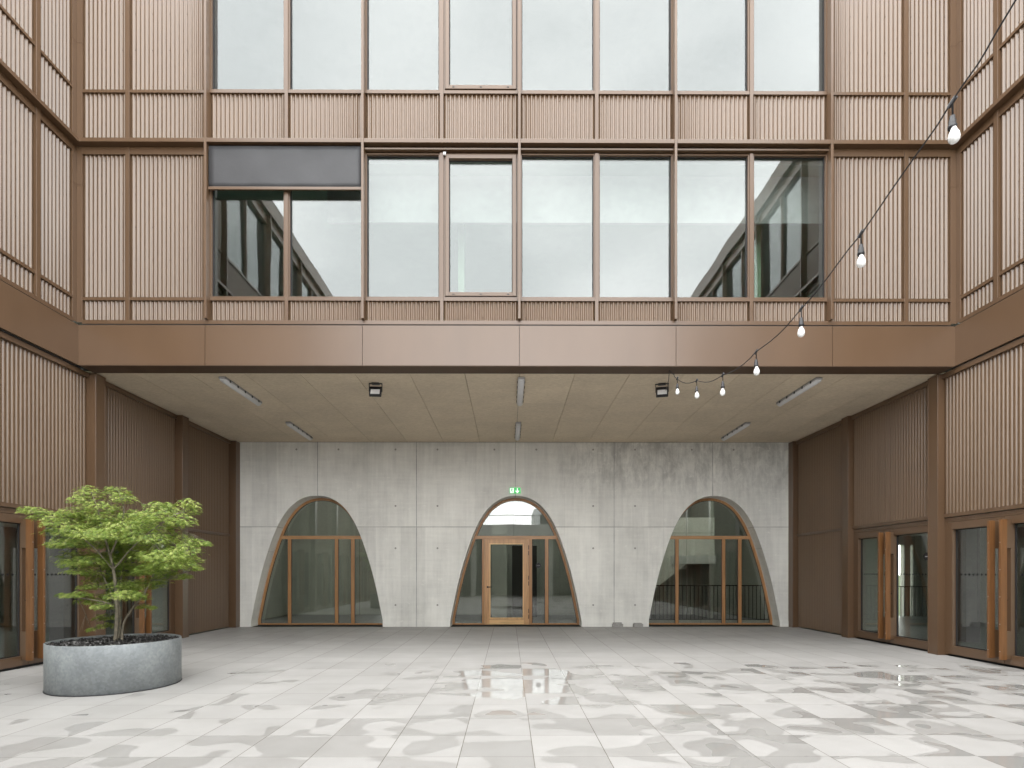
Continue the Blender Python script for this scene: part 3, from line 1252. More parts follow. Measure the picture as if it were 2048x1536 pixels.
# low plinth between the arches
for a, b in ((xl + .3, CX[0] - 1.815), (CX[0] + 1.815, CX[1] - 1.815), (CX[1] + 1.815, CX[2] - 1.815), (CX[2] + 1.815, xr - .25)):
    m = MB()
    n = max(1, round((b - a) / .62))
    for k in range(n):
        m.box(a + (b - a) * k / n + .002, a + (b - a) * (k + 1) / n - .002, YW - .012, YW - .001, .0, .155)
    m.build('plinth', M['concrete'], cw)


def arch_part(cx, has_door):
    YG = 16.0                                     # front of the timber frame
    c0 = [q.copy() for q in offset(CV, .004)]
    c1 = [q.copy() for q in offset(CV, .082)]
    m = MB()
    for i in range(len(CV) - 1):
        a, b, c, d = c0[i], c0[i + 1], c1[i + 1], c1[i]
        m.face([(cx + a.x, YG, a.y), (cx + b.x, YG, b.y), (cx + c.x, YG, c.y), (cx + d.x, YG, d.y)])
        m.face([(cx + d.x, YG, d.y), (cx + c.x, YG, c.y), (cx + c.x, YG + .075, c.y), (cx + d.x, YG + .075, d.y)], smooth=True)
        m.face([(cx + a.x, YG + .075, a.y), (cx + b.x, YG + .075, b.y), (cx + c.x, YG + .075, c.y), (cx + d.x, YG + .075, d.y)])
    m.box(cx - 1.735, cx + 1.735, YG + .002, YG + .07, .02, .06)
    fr = m.build('arch_frame', M['wood'], cw)
    # pale sealant bead where timber meets concrete
    m = MB()
    cb_ = offset(CV, .014)
    for i in range(len(CV) - 1):
        a, b, c, d = c0[i], c0[i + 1], cb_[i + 1], cb_[i]
        m.face([(cx + a.x, YG - .012, a.y), (cx + b.x, YG - .012, b.y), (cx + c.x, YG - .012, c.y), (cx + d.x, YG - .012, d.y)])
        m.face([(cx + d.x, YG - .012, d.y), (cx + c.x, YG - .012, c.y), (cx + c.x, YG, c.y), (cx + d.x, YG, d.y)])
    m.build('sealant_bead', M['sealant'], fr)
    # transom
    m = MB()
    hw = 1.165
    m.box(cx - hw, cx + hw - .01, YG - .004, YG + .07, 2.447, 2.54)
    m.build('transom', M['woodh'], fr, bevel=.003)
    mull = [(.37, .462), (.83, .925)]
    mull.append((-.96, -.868) if not has_door else (-.955, -.89))
    mull.sort()
    for a, b in mull:
        m = MB()
        m.box(cx + a, cx + b, YG - .002, YG + .068, .06, 2.446)
        m.build('mullion', M['wood'], fr, bevel=.003)
    # panes, one per field
    cg = c1
    cells = [(-1.8, mull[0][0], .06, 2.447), (mull[0][1], mull[1][0], .06, 2.447), (mull[1][1], mull[2][0], .06, 2.447), (mull[2][1], 1.8, .06, 2.447), (-1.8, 1.8, 2.54, 9)]
    for ci, (a, b, z0, z1) in enumerate(cells):
        if has_door and ci == 1: continue
        xs_ = sorted(set([a, b] + [p.x for p in cg if a < p.x < b]))
        # gasket + glass made of columns
        g_ = MB()
        for i in range(len(xs_) - 1):
            x0, x1 = xs_[i], xs_[i + 1]
            if x1 - x0 < 1e-4: continue
            t0, t1 = min(z1, cv_h(cg, x0)), min(z1, cv_h(cg, x1))
            if max(t0, t1) <= z0: continue
            t0, t1 = max(t0, z0), max(t1, z0)
            for yy in (YG + .035, YG + .047):
                pts = [(cx + x0, yy, z0), (cx + x1, yy, z0), (cx + x1, yy, t1), (cx + x0, yy, t0)]
                if t0 - z0 < 1e-5: pts = pts[:3]
                elif t1 - z0 < 1e-5: pts = [pts[0], pts[1], pts[3]]
                g_.face(pts)
        g_.build('pane', M['glass_low'], fr)
    # dark glazing gasket beside uprights
    m = MB()
    for a, b in mull:
        for x0 in (a - .014, b):
            if has_door and (abs(x0 - (-.89)) < .01 or abs(x0 + .014 - .37) < .01): continue
            m.box(cx + x0, cx + x0 + .014, YG + .028, YG + .034, .06, 2.447)
    cgk = offset(CV, .094)
    for i in range(len(CV) - 1):
        a, b, c, d = c1[i], c1[i + 1], cgk[i + 1], cgk[i]
        m.face([(cx + a.x, YG + .031, a.y), (cx + b.x, YG + .031, b.y), (cx + c.x, YG + .031, c.y), (cx + d.x, YG + .031, d.y)])
    m.build('gasket', M['gasket'], fr)
    # dark sill below
    m = MB()
    m.box(cx - 1.80, cx + 1.80, YG - .02, YG + .09, .0, .019)
    m.build('sill', M['gasket'], fr)
    return fr


frames = [arch_part(CX[0], False), arch_part(CX[1], True), arch_part(CX[2], False)]
# the timber door in the middle arch
cx = CX[1]
m = MB()
da, db, dz0, dz1 = -.885, .366, .022, 2.444
st = .135
m.box(cx + da, cx + da + st, 15.985, 16.05, dz0, dz1)
m.box(cx + db - st, cx + db, 15.985, 16.05, dz0, dz1)
m.box(cx + da + st, cx + db - st, 15.985, 16.05, dz1 - .115, dz1)
m.box(cx + da + st, cx + db - st, 15.985, 16.05, dz0, .19)
dr = m.build('door', M['woodlight'], cw, bevel=.003)
m = MB()
ga, gb, gc, gd = cx + da + st, cx + db - st, .19, dz1 - .115
bd = .034
m.box(ga, ga + bd, 15.978, 16.0, gc, gd); m.box(gb - bd, gb, 15.978, 16.0, gc, gd)
m.box(ga + bd, gb - bd, 15.978, 16.0, gc, gc + bd); m.box(ga + bd, gb - bd, 15.978, 16.0, gd - bd, gd)
m.build('glazing_bead', wood('glazing_bead_larch', (.66, .42, .20)), dr)
m = MB()
m.box(ga, gb, 16.02, 16.032, gc, gd)
m.build('pane', M['glass_low'], dr)
m = MB()
m.box(ga + .002, gb - .002, 15.975, 15.984, .03, .165)
m.build('kick_board', wood('kick_board_larch', (.68, .43, .20), 0), dr)
m = MB()
m.tube([(cx - .80, 15.985, 1.09), (cx - .80, 15.93, 1.09)], .014, 10)
m.tube([(cx - .805, 15.93, 1.09), (cx - .67, 15.93, 1.09)], .010, 10)
m.lathe([(.026, 0), (.026, .008)], (cx - .80, 15.985, 1.09), 16, 0, Matrix.Rotation(R(90), 3, 'X'))
m.build('handle', M['black'], dr)
for h in (2.15, 1.29, .35):
    for dz in (0, .16):
        m = MB()
        m.box(cx + .355, cx + .375, 15.972, 15.984, h - dz, h - dz + .12)
        m.build('hinge', M['black'], dr)
# round notice on the pane by the door, with small pale lettering
m = MB()
c_ = (cx + .645, 16.0, 1.70)
vs = [(c_[0] + .075 * math.cos(2 * math.pi * k / 24), 16.028, c_[2] + .075 * math.sin(2 * math.pi * k / 24)) for k in range(24)]
vb = [(a, 16.033, c) for a, b, c in vs]
m.face(vs)
for k in range(24): m.face([vs[k], vs[(k + 1) % 24], vb[(k + 1) % 24], vb[k]])
for k in range(5):
    m.box(c_[0] - .042 + k * .018, c_[0] - .032 + k * .018, 16.025, 16.0275, 1.693, 1.707, 1)
m.build('round_sticker', [M['gasket'], M['greyplastic']], frames[1])

# emergency exit sign
sg = thing('exit_sign', 'small green and white emergency exit sign above the middle arch', 'sign', (.18, YW - .03, 3.69))
m = MB()
m.box(.03, .335, YW - .028, YW - .002, 3.685, 3.845)
m.build('plate', M['green'], sg)
ys_ = YW - .0305
m = MB()
m.face([(.042, ys_ + .0012, 3.697), (.148, ys_ + .0012, 3.697), (.148, ys_ + .0012, 3.833), (.042, ys_ + .0012, 3.833)])
m.build('pictogram_field', M['sign_white'], sg)
m = MB()
# running figure: head, body, arms, legs as short bars
def bar2(m, x0, z0, x1, z1, wd, y):
    d = Vector((x1 - x0, z1 - z0)).normalized()
    n = Vector((-d.y, d.x)) * wd / 2
    m.face([(x0 + n.x, y, z0 + n.y), (x1 + n.x, y, z1 + n.y), (x1 - n.x, y, z1 - n.y), (x0 - n.x, y, z0 - n.y)])
m.face([(.098 + .012 * math.cos(k * .628), ys_ - .001, 3.822 + .012 * math.sin(k * .628)) for k in range(10)])
for i, seg in enumerate(((.10, 3.806, .088, 3.765, .022), (.088, 3.765, .108, 3.742, .014), (.108, 3.742, .102, 3.71, .012), (.086, 3.765, .072, 3.742, .014), (.072, 3.742, .058, 3.736, .011), (.10, 3.80, .075, 3.795, .010), (.075, 3.795, .068, 3.778, .009), (.10, 3.80, .118, 3.782, .010))):
    bar2(m, *seg, ys_ - .002 - i * .0004)
m.build('running_figure', M['green'], sg)
m = MB()
bar2(m, .245, 3.828, .245, 3.722, .026, ys_)
bar2(m, .249, 3.70, .198, 3.758, .026, ys_ - .0006)
bar2(m, .241, 3.70, .292, 3.758, .026, ys_ - .0012)
m.build('arrow', M['sign_white'], sg)

# stone blocks at the wall foot
sb = None
for i, (a, b, lab) in enumerate(((2.86, 3.15, 'grey stone block at the wall foot nearer the middle arch'), (3.44, 3.70, 'grey stone block at the wall foot nearer the stair arch'))):
    m = MB()
    m.box(a, b, YW - .13, YW - .014, .0, .085)
    m.box(a + .02, b - .03, YW - .105, YW - .014, .087, .125 if i == 0 else .11)
    tag(m.build('stone_block', M['stoneblock'], None, bevel=.006), lab, 'block', 'stone blocks at the wall foot')

# hall behind the arches
hall = thing('entrance_hall', 'dim concrete hall seen through the three arches', 'hall', (0, 18, 0))
m = MB(); m.box(XL - .4, XR + .3, 16.11, 20.4, -.03, .012); m.build('hall_floor', simple('hall_floor_grey', (.14, .14, .135), .4), hall)
m = MB()
for a_, b_ in ((XL - .4, -4.4), (-2.75, XR + .3)):  # gap in the rear wall added out of view to let daylight in
    m.box(a_, b_, 20.0, 20.3, .012, 5.1)
m.box(-4.4, -2.75, 20.0, 20.3, 2.7, 5.1)
m.box(XL - .4, XL - .2, 16.11, 20.0, .012, 5.1)
m.box(XR + .1, XR + .3, 16.11, 20.0, .012, 5.1)
m.box(-2.6, -2.4, 17.2, 20.0, .012, 5.1)
m.box(2.35, 2.55, 17.4, 20.0, .012, 5.1)
m.box(-.55, -.05, 18.8, 19.1, .012, 5.1)
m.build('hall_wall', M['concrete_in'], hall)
m = MB()
m.box(XL - .4, XR + .3, 17.5, 20.3, 5.12, 5.3)  # stops short of the arches: unseen skylight gap added to light the stair
m.build('hall_ceiling', M['concrete_in'], hall)
m = MB()
m.box(-3.95, -3.1, 18.7, 18.8, .012, 2.3)
m.box(.12, .95, 18.9, 18.98, .012, 2.4)
m.build('hall_door', M['dark'], hall)
m = MB()
m.tube([(-3.45, 18.55, .7), (-3.45, 18.55, 1.25)], .02, 8)
m.build('door_pull', M['alu'], hall)

stc = thing('staircase', 'concrete stair flight rising behind the railing in the arch without the door', 'stairs', (5.4, 18, 0))
m = MB()
pts = [(3.0, .012), (3.42, .012), (5.68, 1.79), (6.55, 1.79), (6.55, 3.25), (3.0, 3.25)]
for y in (17.9, 18.05):
    m.face([(3.0, y, .012), (3.42, y, .012), (5.68, y, 1.79), (5.68, y, 3.25), (3.0, y, 3.25)])
    m.face([(5.68, y, 1.79), (6.55, y, 1.79), (6.55, y, 3.25), (5.68, y, 3.25)])
for k in range(6):
    a, b = pts[k], pts[(k + 1) % 6]
    m.face([(a[0], 17.9, a[1]), (b[0], 17.9, b[1]), (b[0], 18.05, b[1]), (a[0], 18.05, a[1])])
m.build('parapet', concrete('stair_concrete', (.80, .80, .75), stains=False), stc)
m = MB()
m.box(5.15, 6.56, 17.78, 17.898, 1.78, 2.03)
m.box(5.7, 6.56, 18.06, 19.99, 1.79, 1.98)
m.build('landing', M['plaster'], stc, bevel=.004)
m = MB()
for k in range(10):
    x = 3.3 + k * .238
    m.box(x, x + .238, 18.06, 19.5, .03 + k * .187 - .1 if k else .013, .03 + (k + 1) * .187)
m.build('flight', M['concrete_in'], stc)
m = MB()
m.box(6.56, 6.7, 18.4, 19.99, .012, 5.1)
m.build('side_wall', M['concrete_in'], stc)
rl = thing('railing', 'black steel bar railing just inside the arch with the stair', 'railing', (5.7, 16.6, 0))
m = MB()
m.box(3.7, 7.75, 16.6, 16.64, 1.10, 1.13)
m.box(3.7, 7.75, 16.6, 16.64, .10, .13)
m.build('rail', M['black'], rl)
m = MB()
x = 3.75
while x < 7.7:
    m.box(x, x + .016, 16.612, 16.628, .13, 1.10)
    x += .115
m.build('bars', M['black'], rl)
m = MB()
m.box(3.7, 7.8, 16.58, 16.66, .012, .098)
m.build('kerb', M['concrete_in'], rl)

# ------------------------------------------------------------------ ceiling lights
grp = 'long ceiling lights under the soffit'
def light(loc, label):
    t = thing('ceiling_light', label, 'ceiling light', loc, grp)
    return t
def light_parts(t):
    X, Y, Z = t['_loc']
    L, wd = 1.55, .065
    m = MB()
    m.box(X - wd, X + wd, Y - L / 2, Y + L / 2, Z - .045, Z)
    m.build('body', M['greyplastic'], t, bevel=.01)
    m = MB()
    n = 8
    prof = [(wd * .92 * math.cos(math.pi * k / n), -.045 - .05 * math.sin(math.pi * k / n)) for k in range(n + 1)]
    ends = [(-L / 2 + .01, .7), (-L / 2 + .03, 1), (L / 2 - .03, 1), (L / 2 - .01, .7)]
    rr = [[m.v(X + x * s, Y + y, Z - .045 + (z + .045) * s) for x, z in prof] for y, s in ends]
    for i in range(3):
        for k in range(n):
            fc = m.bm.faces.new((rr[i][k], rr[i][k + 1], rr[i + 1][k + 1], rr[i + 1][k])); fc.smooth = True
    m.bm.faces.new(rr[0]); m.bm.faces.new(rr[-1])
    m.build('diffuser', M['diffuser'], t)
    for s in (-1, 1):
        for k in range(5):
            m = MB()
            y = Y - .6 + .3 * k
            m.box(X + s * wd, X + s * (wd + .008), y - .02, y + .02, Z - .06, Z - .02)
            m.build('clip', M['gasket'], t)
lab = {(0, 0): 'front ceiling light on the side of the potted tree', (1, 0): 'front ceiling light in line with the exit sign', (2, 0): 'front ceiling light on the side of the string lights',
       (0, 1): 'rear ceiling light on the side of the potted tree', (1, 1): 'rear ceiling light in line with the exit sign', (2, 1): 'rear ceiling light on the side of the string lights'}
for i, cx_ in enumerate(CX):
    for j, y in enumerate((11.15, 14.25)):
        t = light((cx_ + .03, y, 5.098), lab[(i, j)])
        light_parts(t)

# floodlights
def flood(x, y, yaw, label):
    t = thing('floodlight', label, 'floodlight', (x, y, 5.098), 'black floodlights under the soffit')
    rot = Matrix.Rotation(yaw, 4, 'Z')
    f = lambda u, w_, v: tuple(Vector((x, y, 5.098)) + rot @ Vector((u, w_, v)))
    m = MB(f)
    m.box(-.07, .07, -.05, .05, -.02, 0)
    m.box(-.125, -.115, -.02, .02, -.16, -.002)
    m.box(.115, .125, -.02, .02, -.16, -.002)
    m.box(-.115, .115, -.02, .02, -.012, -.002)
    m.build('bracket', M['black'], t)
    tl = Matrix.Rotation(R(-28), 4, 'X')
    f2 = lambda u, w_, v: f(*(Vector((0, .0, -.14)) + (tl @ Vector((u, w_, v)))))
    m = MB(f2)
    m.box(-.112, .112, -.03, .03, -.13, .08)
    for k in range(7):
        m.box(-.09 + k * .028, -.082 + k * .028, .03, .055, -.11, .06)
    m.build('housing', M['black'], t, bevel=.004)
    m = MB(f2)
    m.box(-.085, .085, -.036, -.031, -.115, .0)
    m.build('lens', M['white'], t)
    m = MB(f2)
    m.box(-.10, .10, -.045, -.031, .0, .012)
    m.build('visor', M['black'], t)
flood(-2.53, 10.75, R(4), 'black floodlight between the tree side and middle ceiling lights')
flood(2.93, 10.75, R(-14), 'black floodlight beside the start of the string lights')

# ------------------------------------------------------------------ string lights
sl = thing('string_light', 'black cable with seven frosted bulbs hanging across the courtyard', 'string lights', (2.85, 9.9, 5.09))
J = [(9.51, 4.77), (8.53, 4.40), (7.49, 4.12), (6.48, 4.03), (5.48, 4.06), (4.55, 4.23), (3.61, 4.51), (3.17, 4.70), (1.8, 5.35), (0, 6.4), (-3, 8.6)]
cab = [Vector((2.86, 10.02, 5.085)), Vector((2.87, 9.78, 4.93))]
allp = [Vector((2.85, y, z)) for y, z in J]
full = cab + allp
sm = []
for i in range(len(full) - 1):
    p0 = full[max(i - 1, 0)]; p1 = full[i]; p2 = full[i + 1]; p3 = full[min(i + 2, len(full) - 1)]
    for s in range(6):
        t_ = s / 6
        q = .5 * ((2 * p1) + (p2 - p0) * t_ + (2 * p0 - 5 * p1 + 4 * p2 - p3) * t_ ** 2 + (3 * p1 - p0 - 3 * p2 + p3) * t_ ** 3)
        # slack between lamps
        if 2 <= i < 6: q.z -= .05 * math.sin(math.pi * t_) * (1 - (i - 2) * .2)
        q.x += .006 * math.sin(i * 2.1 + t_ * 6)
        sm.append(q)
sm.append(full[-1])
m = MB(); m.tube(sm, .0055, 6)
m.build('cable', M['black'], sl)
m = MB()
m.tube([(2.86, 10.02, 5.085), (2.90, 10.2, 4.98), (2.93, 10.45, 4.90), (2.99, 10.72, 4.96)], .006, 6)
m.build('supply_cable', M['black'], sl)
for i, (y, z) in enumerate(J[:7]):
    m = MB()
    x = 2.85
    m.tube([(x, y + .03, z - .01), (x, y - .03, z + .012)], .013, 8)
    m.tube([(x, y, z), (x + .002, y, z - .095)], .0055, 6)
    m.lathe([(.006, -.085), (.015, -.09), (.017, -.115), (.021, -.12), (.021, -.15), (.026, -.152), (.026, -.172), (.018, -.175)], (x, y, z), 14)
    so = m.build('socket', M['black'], sl)
    m = MB()
    tilt = Matrix.Rotation(R(random.uniform(-4, 4)), 3, 'X')
    m.lathe([(.014, -.165), (.016, -.18), (.020, -.192), (.028, -.208), (.0325, -.226), (.0335, -.240), (.031, -.256), (.023, -.268), (.010, -.2745), (.002, -.275)], (x, y, z), 18, 0, tilt)
    m.build('bulb', M['bulb'], so)

# ------------------------------------------------------------------ planter, mulch, tree
PC = (-5.22, 7.53)
PRD = .75
pl = thing('planter', 'round galvanised zinc planter holding the maple', 'planter', (PC[0], PC[1], 0))
m = MB()
n = 96
prof = [(PRD - .012, 0.004), (PRD, .010), (PRD, .600), (PRD - .004, .604), (PRD - .010, .604), (PRD - .012, .598), (PRD - .012, .05)]
rings = [[m.v(PC[0] + r * math.cos(2 * math.pi * k / n), PC[1] + r * math.sin(2 * math.pi * k / n), z) for k in range(n)] for r, z in prof]
for i in range(len(rings) - 1):
    for k in range(n):
        fc = m.bm.faces.new((rings[i][k], rings[i][(k + 1) % n], rings[i + 1][(k + 1) % n], rings[i + 1][k])); fc.smooth = i in (1, 5)
m.build('shell', M['zinc'], pl)
m = MB()
m.lathe([(PRD + .006, .002), (PRD + .006, .010)], (PC[0], PC[1], 0), n)
m.build('base_ring', M['gasket'], pl)

m = MB()
nr, na = 12, 48
rows = []
for i in range(nr + 1):
    r = (PRD - .014) * i / nr
    row = []
    for k in range(na):
        a = 2 * math.pi * k / na
        x, y = r * math.cos(a), r * math.sin(a)
        z = .555 + .03 * math.exp(-(r / .3) ** 2) + .02 * mnoise.noise(Vector((x * 4, y * 4, 2)))
        row.append(m.v(PC[0] + x, PC[1] + y, z))
    rows.append(row)
for i in range(nr):
    for k in range(na):
        if i == 0:
            continue
        m.bm.faces.new((rows[i][k], rows[i][(k + 1) % na], rows[i + 1][(k + 1) % na], rows[i + 1][k]))
m.bm.faces.new(rows[1])
for k in range(2600):
    r = (PRD - .03) * math.sqrt(random.random()); a = random.uniform(0, 6.283)
    x, y = r * math.cos(a), r * math.sin(a)
    z = .57 + .03 * math.exp(-(r / .3) ** 2) + .02 * mnoise.noise(Vector((x * 4, y * 4, 2))) + random.uniform(-.01, .015)
    s = random.uniform(.008, .024)
    d1 = Vector((random.uniform(-1, 1), random.uniform(-1, 1), random.uniform(-.6, .6))).normalized()
    d2 = d1.cross(Vector((random.uniform(-1, 1), random.uniform(-1, 1), random.uniform(-1, 1)))).normalized()
    c = Vector((PC[0] + x, PC[1] + y, z))
    fc = m.face([tuple(c - d1 * s - d2 * s * .5), tuple(c + d1 * s - d2 * s * .45), tuple(c + d1 * s + d2 * s * .5), tuple(c - d1 * s * .9 + d2 * s * .5)], 1 if random.random() < .22 else 0)
mu = m.build('mulch', [M['mulch'], simple('pale_bark_chip', (.19, .185, .18), .8, var=.3, scale=40)])
tag(mu, 'dark bark mulch filling the round zinc planter', 'mulch', kind='stuff')

tr = thing('maple_tree', 'young green maple with several thin stems growing from the zinc planter', 'tree', (PC[0], PC[1], .55))
def P3(px, py, y=7.5):
    return Vector(((px - 1017) * y / 1128.0, y, EYE + (1146 - py) * y / 1128.0))
pads = [  # x, y on the crown outline plane, half width, half height, depth offset
 (180,984,24,14,0),(165,1000,22,10,-.1),(236,982,24,11,.1),(250,996,22,12,-.1),(205,1012,34,14,-.15),(160,1024,34,12,.15),
 (75,1022,26,7,0),(100,1034,32,9,.1),(130,1046,34,11,-.1),(60,1017,13,5,.05),(140,1028,24,8,-.05),(275,1030,34,13,.2),(318,1010,24,9,.0),(345,1018,30,12,.15),
 (378,1006,18,10,-.1),(388,1018,12,12,0),(365,1040,26,13,-.2),(322,1044,40,14,.1),(262,1052,44,15,-.25),(205,1050,44,14,.2),(165,1062,40,12,-.3),
 (120,1064,28,9,.2),(145,1086,38,9,-.1),(118,1092,14,5,.0),(200,1086,48,13,-.35),(250,1086,40,13,.3),(300,1074,44,14,-.3),(345,1072,34,13,.25),
 (390,1084,24,9,0),(412,1087,11,5,.05),(368,1100,32,12,-.2),(318,1104,44,14,.1),(270,1112,36,12,-.4),(215,1116,40,12,.35),(165,1108,36,10,.3),(155,1128,26,8,-.1),
 (135,1122,18,6,.1),(345,1124,38,13,-.35),(385,1118,20,8,.2),(398,1136,9,4,0),(374,1134,24,8,.1),(310,1136,36,12,-.1),(265,1142,36,11,-.5),(205,1146,32,9,.2),
 (165,1142,24,7,-.2),(340,1150,26,10,.2),(372,1152,12,5,0),(285,1168,36,11,-.3),(305,1160,30,10,.3),(185,1172,22,7,.0),(165,1188,20,6,-.2),(145,1190,16,5,-.1),(128,1189,9,4,0),
 (190,1200,28,8,.1),(255,1188,32,9,-.35),(205,1212,20,6,-.2),(280,1194,20,7,.1),(215,1232,20,8,.35),(225,1212,14,8,.4),(212,1250,16,6,.35),(185,1258,7,3,.1),(308,1215,6,3,0),(290,1212,10,4,0),
 (180,1120,34,10,-.2),(220,1130,36,11,-.4),(300,1140,40,12,.45),(350,1118,34,12,.4),(250,1105,40,12,.45),(200,1158,24,8,.4),(270,1178,30,10,.45),(330,1110,40,12,-.5),(240,1170,24,9,.0),(230,1035,40,12,0),(290,1052,40,12,.35),(180,1040,36,12,.35),(240,1070,50,14,.0),(150,1076,30,8,.3),(330,1088,36,12,.45),(230,1160,26,10,.4),(240,1130,30,11,-.2),(222,1188,20,8,.35),(290,1128,34,12,.4),(265,1090,40,12,-.5),(310,1030,36,12,-.35),(205,1068,40,12,-.5),
]
def leaf(m, c, size, nrm, yaw):
    """palmate leaf, seven pointed lobes, slightly drooping"""
    z = nrm.normalized()
    x = z.cross(Vector((math.cos(yaw), math.sin(yaw), .1))).normalized()
    y = z.cross(x)
    lobes = [(-2.2, .45), (-1.35, .72), (-.65, .92), (0, 1.0), (.65, .92), (1.35, .72), (2.2, .45)]
    pts = [(0, 0, -.12)]
    for i, (a, l) in enumerate(lobes):
        if i:
            am = (a + lobes[i - 1][0]) / 2
            pts.append((am, .17, 0))
        pts.append((a, l, 1))
    vs = []
    cen = m.bm.verts.new(c)
    ring = []
    for q in pts[1:]:
        a, l, tip = q
        p = c + (x * math.sin(a) + y * math.cos(a)) * l * size - z * (.22 * l * l * size)
        ring.append(m.bm.verts.new(p))
    # each lobe: centre, notch, tip, notch
    k = 0
    for i in range(0, len(ring), 2):
        tipv = ring[i]
        lf = ring[i - 1] if i > 0 else None
        rt = ring[i + 1] if i + 1 < len(ring) else None
        vsf = [cen] + ([lf] if lf else []) + [tipv] + ([rt] if rt else [])
        if len(vsf) >= 3:
            m.bm.faces.new(vsf)
m = MB()
rl_ = random.Random(11)
hubs = []
for (px, py, rw_, rh_, dy) in pads:
    if 195 < px < 292 and 1078 < py < 1180 and dy < 0: dy = -dy
    c = P3(px, py, 7.53 + dy * .9)
    rx = rw_ * 7.5 / 1128; rz = rh_ * 7.5 / 1128; ry = min(.34, rx * .95 + .04)
    hubs.append((c, rx))
    nl = int(30 + 2300 * rx * (ry + rz) * 1.4)
    for k in range(nl):
        while True:
            q = Vector((rl_.uniform(-1, 1), rl_.uniform(-1, 1), rl_.uniform(-1, 1)))
            if q.length < 1: break
        # umbrella shaped layer
        ed = math.hypot(q.x, q.y)
        if rl_.random() < .12: q.x *= 1.3; q.y *= 1.25
        p = c + Vector((q.x * rx * 1.12, q.y * ry * 1.1, q.z * rz * 1.0 - ed * ed * rz * .45))
        out = Vector((q.x, q.y, 0))
        nv = Vector((q.x * .5 + rl_.uniform(-.5, .5), q.y * .5 + rl_.uniform(-.5, .5) - .25, 1.0))
        leaf(m, p, rl_.uniform(.034, .062), nv, math.atan2(-q.x, q.y) + rl_.uniform(-.9, .9))
m.build('crown', M['leaf'], tr)
# stems
m = MB()
def stem(pts, r0, r1, n=8):
    pts = [Vector(p) for p in pts]
    out = []
    for i in range(len(pts) - 1):
        p0 = pts[max(i - 1, 0)]; p1 = pts[i]; p2 = pts[i + 1]; p3 = pts[min(i + 2, len(pts) - 1)]
        for s in range(4):
            t_ = s / 4
            out.append(.5 * ((2 * p1) + (p2 - p0) * t_ + (2 * p0 - 5 * p1 + 4 * p2 - p3) * t_ ** 2 + (3 * p1 - p0 - 3 * p2 + p3) * t_ ** 3))
    out.append(pts[-1])
    k = len(out) - 1
    m.tube([tuple(p) for p in out], [r0 + (r1 - r0) * (i / k) ** .8 for i in range(k + 1)], n)
    return out
base = P3(233, 1283, 7.45)
A = stem([base, P3(236, 1230, 7.45), P3(234, 1180, 7.46), P3(229, 1140, 7.47), P3(222, 1108, 7.5)], .027, .017, 10)
B = stem([P3(246, 1280, 7.5), P3(250, 1245, 7.53), P3(268, 1215, 7.55), P3(288, 1190, 7.6), P3(305, 1160, 7.7)], .016, .010)
D = stem([P3(240, 1281, 7.6), P3(243, 1240, 7.68), P3(240, 1190, 7.72), P3(248, 1140, 7.75), P3(262, 1090, 7.8)], .015, .008)
E = stem([P3(228, 1200, 7.47), P3(222, 1180, 7.55), P3(208, 1150, 7.6), P3(198, 1120, 7.65)], .011, .007)
F = stem([P3(222, 1110, 7.5), P3(215, 1085, 7.5), P3(206, 1055, 7.5), P3(198, 1020, 7.5), P3(185, 985, 7.5)], .018, .006)
G = stem([P3(222, 1112, 7.5), P3(232, 1090, 7.45), P3(242, 1060, 7.45), P3(250, 1020, 7.5), P3(240, 985, 7.55)], .016, .006)
H = stem([P3(228, 1140, 7.47), P3(244, 1122, 7.4), P3(262, 1100, 7.35), P3(300, 1065, 7.3), P3(350, 1030, 7.4)], .014, .006)
I = stem([P3(227, 1137, 7.47), P3(212, 1120, 7.4), P3(190, 1095, 7.35), P3(150, 1065, 7.4), P3(90, 1035, 7.5)], .013, .005)
K = stem([P3(234, 1215, 7.45), P3(215, 1205, 7.35), P3(190, 1200, 7.3), P3(150, 1193, 7.35)], .009, .004)
allst = [p for s in (A[8:], B[8:], D[8:], E, F, G, H, I, K) for p in s]
for c, rx in hubs:
    near = min(allst, key=lambda p: (p - c).length + .25 * max(0, p.z - c.z))
    d = (c - near).length
    if d < .05: continue
    mid = (near + c) / 2 + Vector((rl_.uniform(-.03, .03), rl_.uniform(-.03, .03), -.03 * d))
    stem([near, mid, c], .0065, .003, 5)
    for k in range(3):
        e = c + Vector((rl_.uniform(-1, 1) * rx, rl_.uniform(-.2, .2), rl_.uniform(-.02, .05)))
        stem([mid, (mid + e) / 2 + Vector((0, 0, .01)), e], .003, .0015, 4)
m.build('trunk', M['bark'], tr)

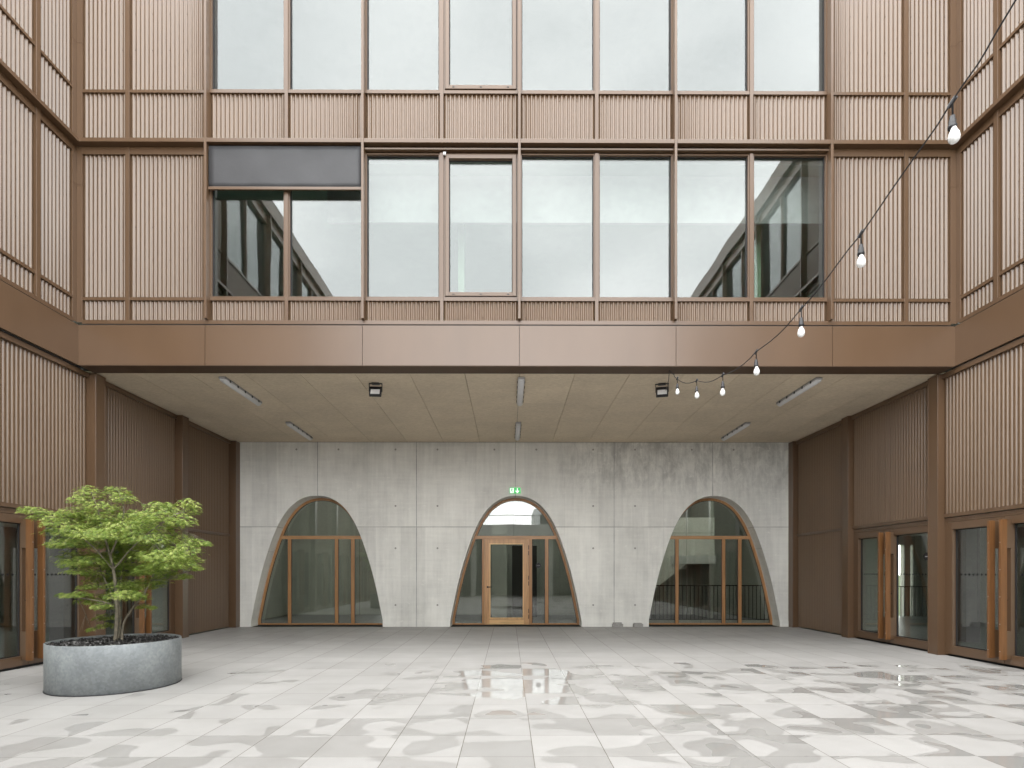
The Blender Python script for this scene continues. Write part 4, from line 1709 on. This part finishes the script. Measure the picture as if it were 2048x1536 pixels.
# ------------------------------------------------------------------ what stands behind the camera (mirrored in the glass)
ob = thing('terrace_building', 'low terrace building with a dark undercroft closing the court behind the viewer', 'building', (0, -3, 0))
m = MB()
m.box(-7.4, 7.7, -12.0, -5.2, 0, 3.75)
m.build('wall', M['dark'], ob)
m = MB(); m.box(-7.4, 7.7, -12.2, -2.6, 3.75, 4.45); m.build('roof_edge', M['plaster'], ob)
for x in (-6.2, -2.2, 2.6, 6.6):
    m = MB(); m.box(x - .18, x + .18, -3.3, -2.95, 0, 3.749); m.build('column', M['concrete_in'], ob)
rb = thing('terrace_railing', 'dark bar railing along the edge of the roof terrace', 'railing', (0, -2.8, 4.45))
m = MB()
m.box(-7.4, 7.7, -2.82, -2.78, 5.03, 5.07)
m.build('rail', M['black'], rb)
m = MB()
for k in range(110): m.box(-7.35 + k * .137, -7.332 + k * .137, -2.81, -2.79, 4.45, 5.03)
tag(m.build('bars', M['black'], rb), kind='stuff')
tb = thing('tower_block', 'tall grey block beyond the low building', 'building', (9, -60, 0))
m = MB(); m.box(4, 20, -70, -58, 0, 11.8); m.build('wall', simple('tower_grey', (.62, .62, .64), .8), tb)
m = MB()
for r_ in range(4):
    for k in range(5): m.box(5 + k * 3, 6.8 + k * 3, -58, -57.95, 1.2 + r_ * 2.7, 2.8 + r_ * 2.7)
m.build('windows', M['gasket'], tb)

# greenery seen through the halls
def hedge(x0, x1, y0, y1, h, label):
    m = MB()
    rr = random.Random(5)
    for k in range(9000):
        c = Vector((rr.uniform(x0, x1), rr.uniform(y0, y1), 0))
        hh = h * (.8 + .25 * mnoise.noise(Vector((c.x * .8, c.y * .8, 3))))
        c.z = rr.uniform(0.1, hh)
        s = rr.uniform(.05, .11)
        a = Vector((rr.uniform(-1, 1), rr.uniform(-1, 1), rr.uniform(-1, 1))).normalized()
        b_ = a.cross(Vector((rr.uniform(-1, 1), rr.uniform(-1, 1), rr.uniform(-1, 1)))).normalized()
        m.face([tuple(c - a * s), tuple(c + b_ * s * .5), tuple(c + a * s), tuple(c - b_ * s * .5)])
    o = m.build('hedge', M['hedge'])
    tag(o, label, 'hedge', 'garden hedges beyond the wings')
hedge(17.5, 19.5, 2, 24, 1.7, 'green garden hedge seen through the doors on the side without the tree')
hedge(-19, -17.3, 2, 24, 1.7, 'green garden hedge seen through the doors behind the tree')

for o in list(bpy.data.objects):
    if '_loc' in o: del o['_loc']
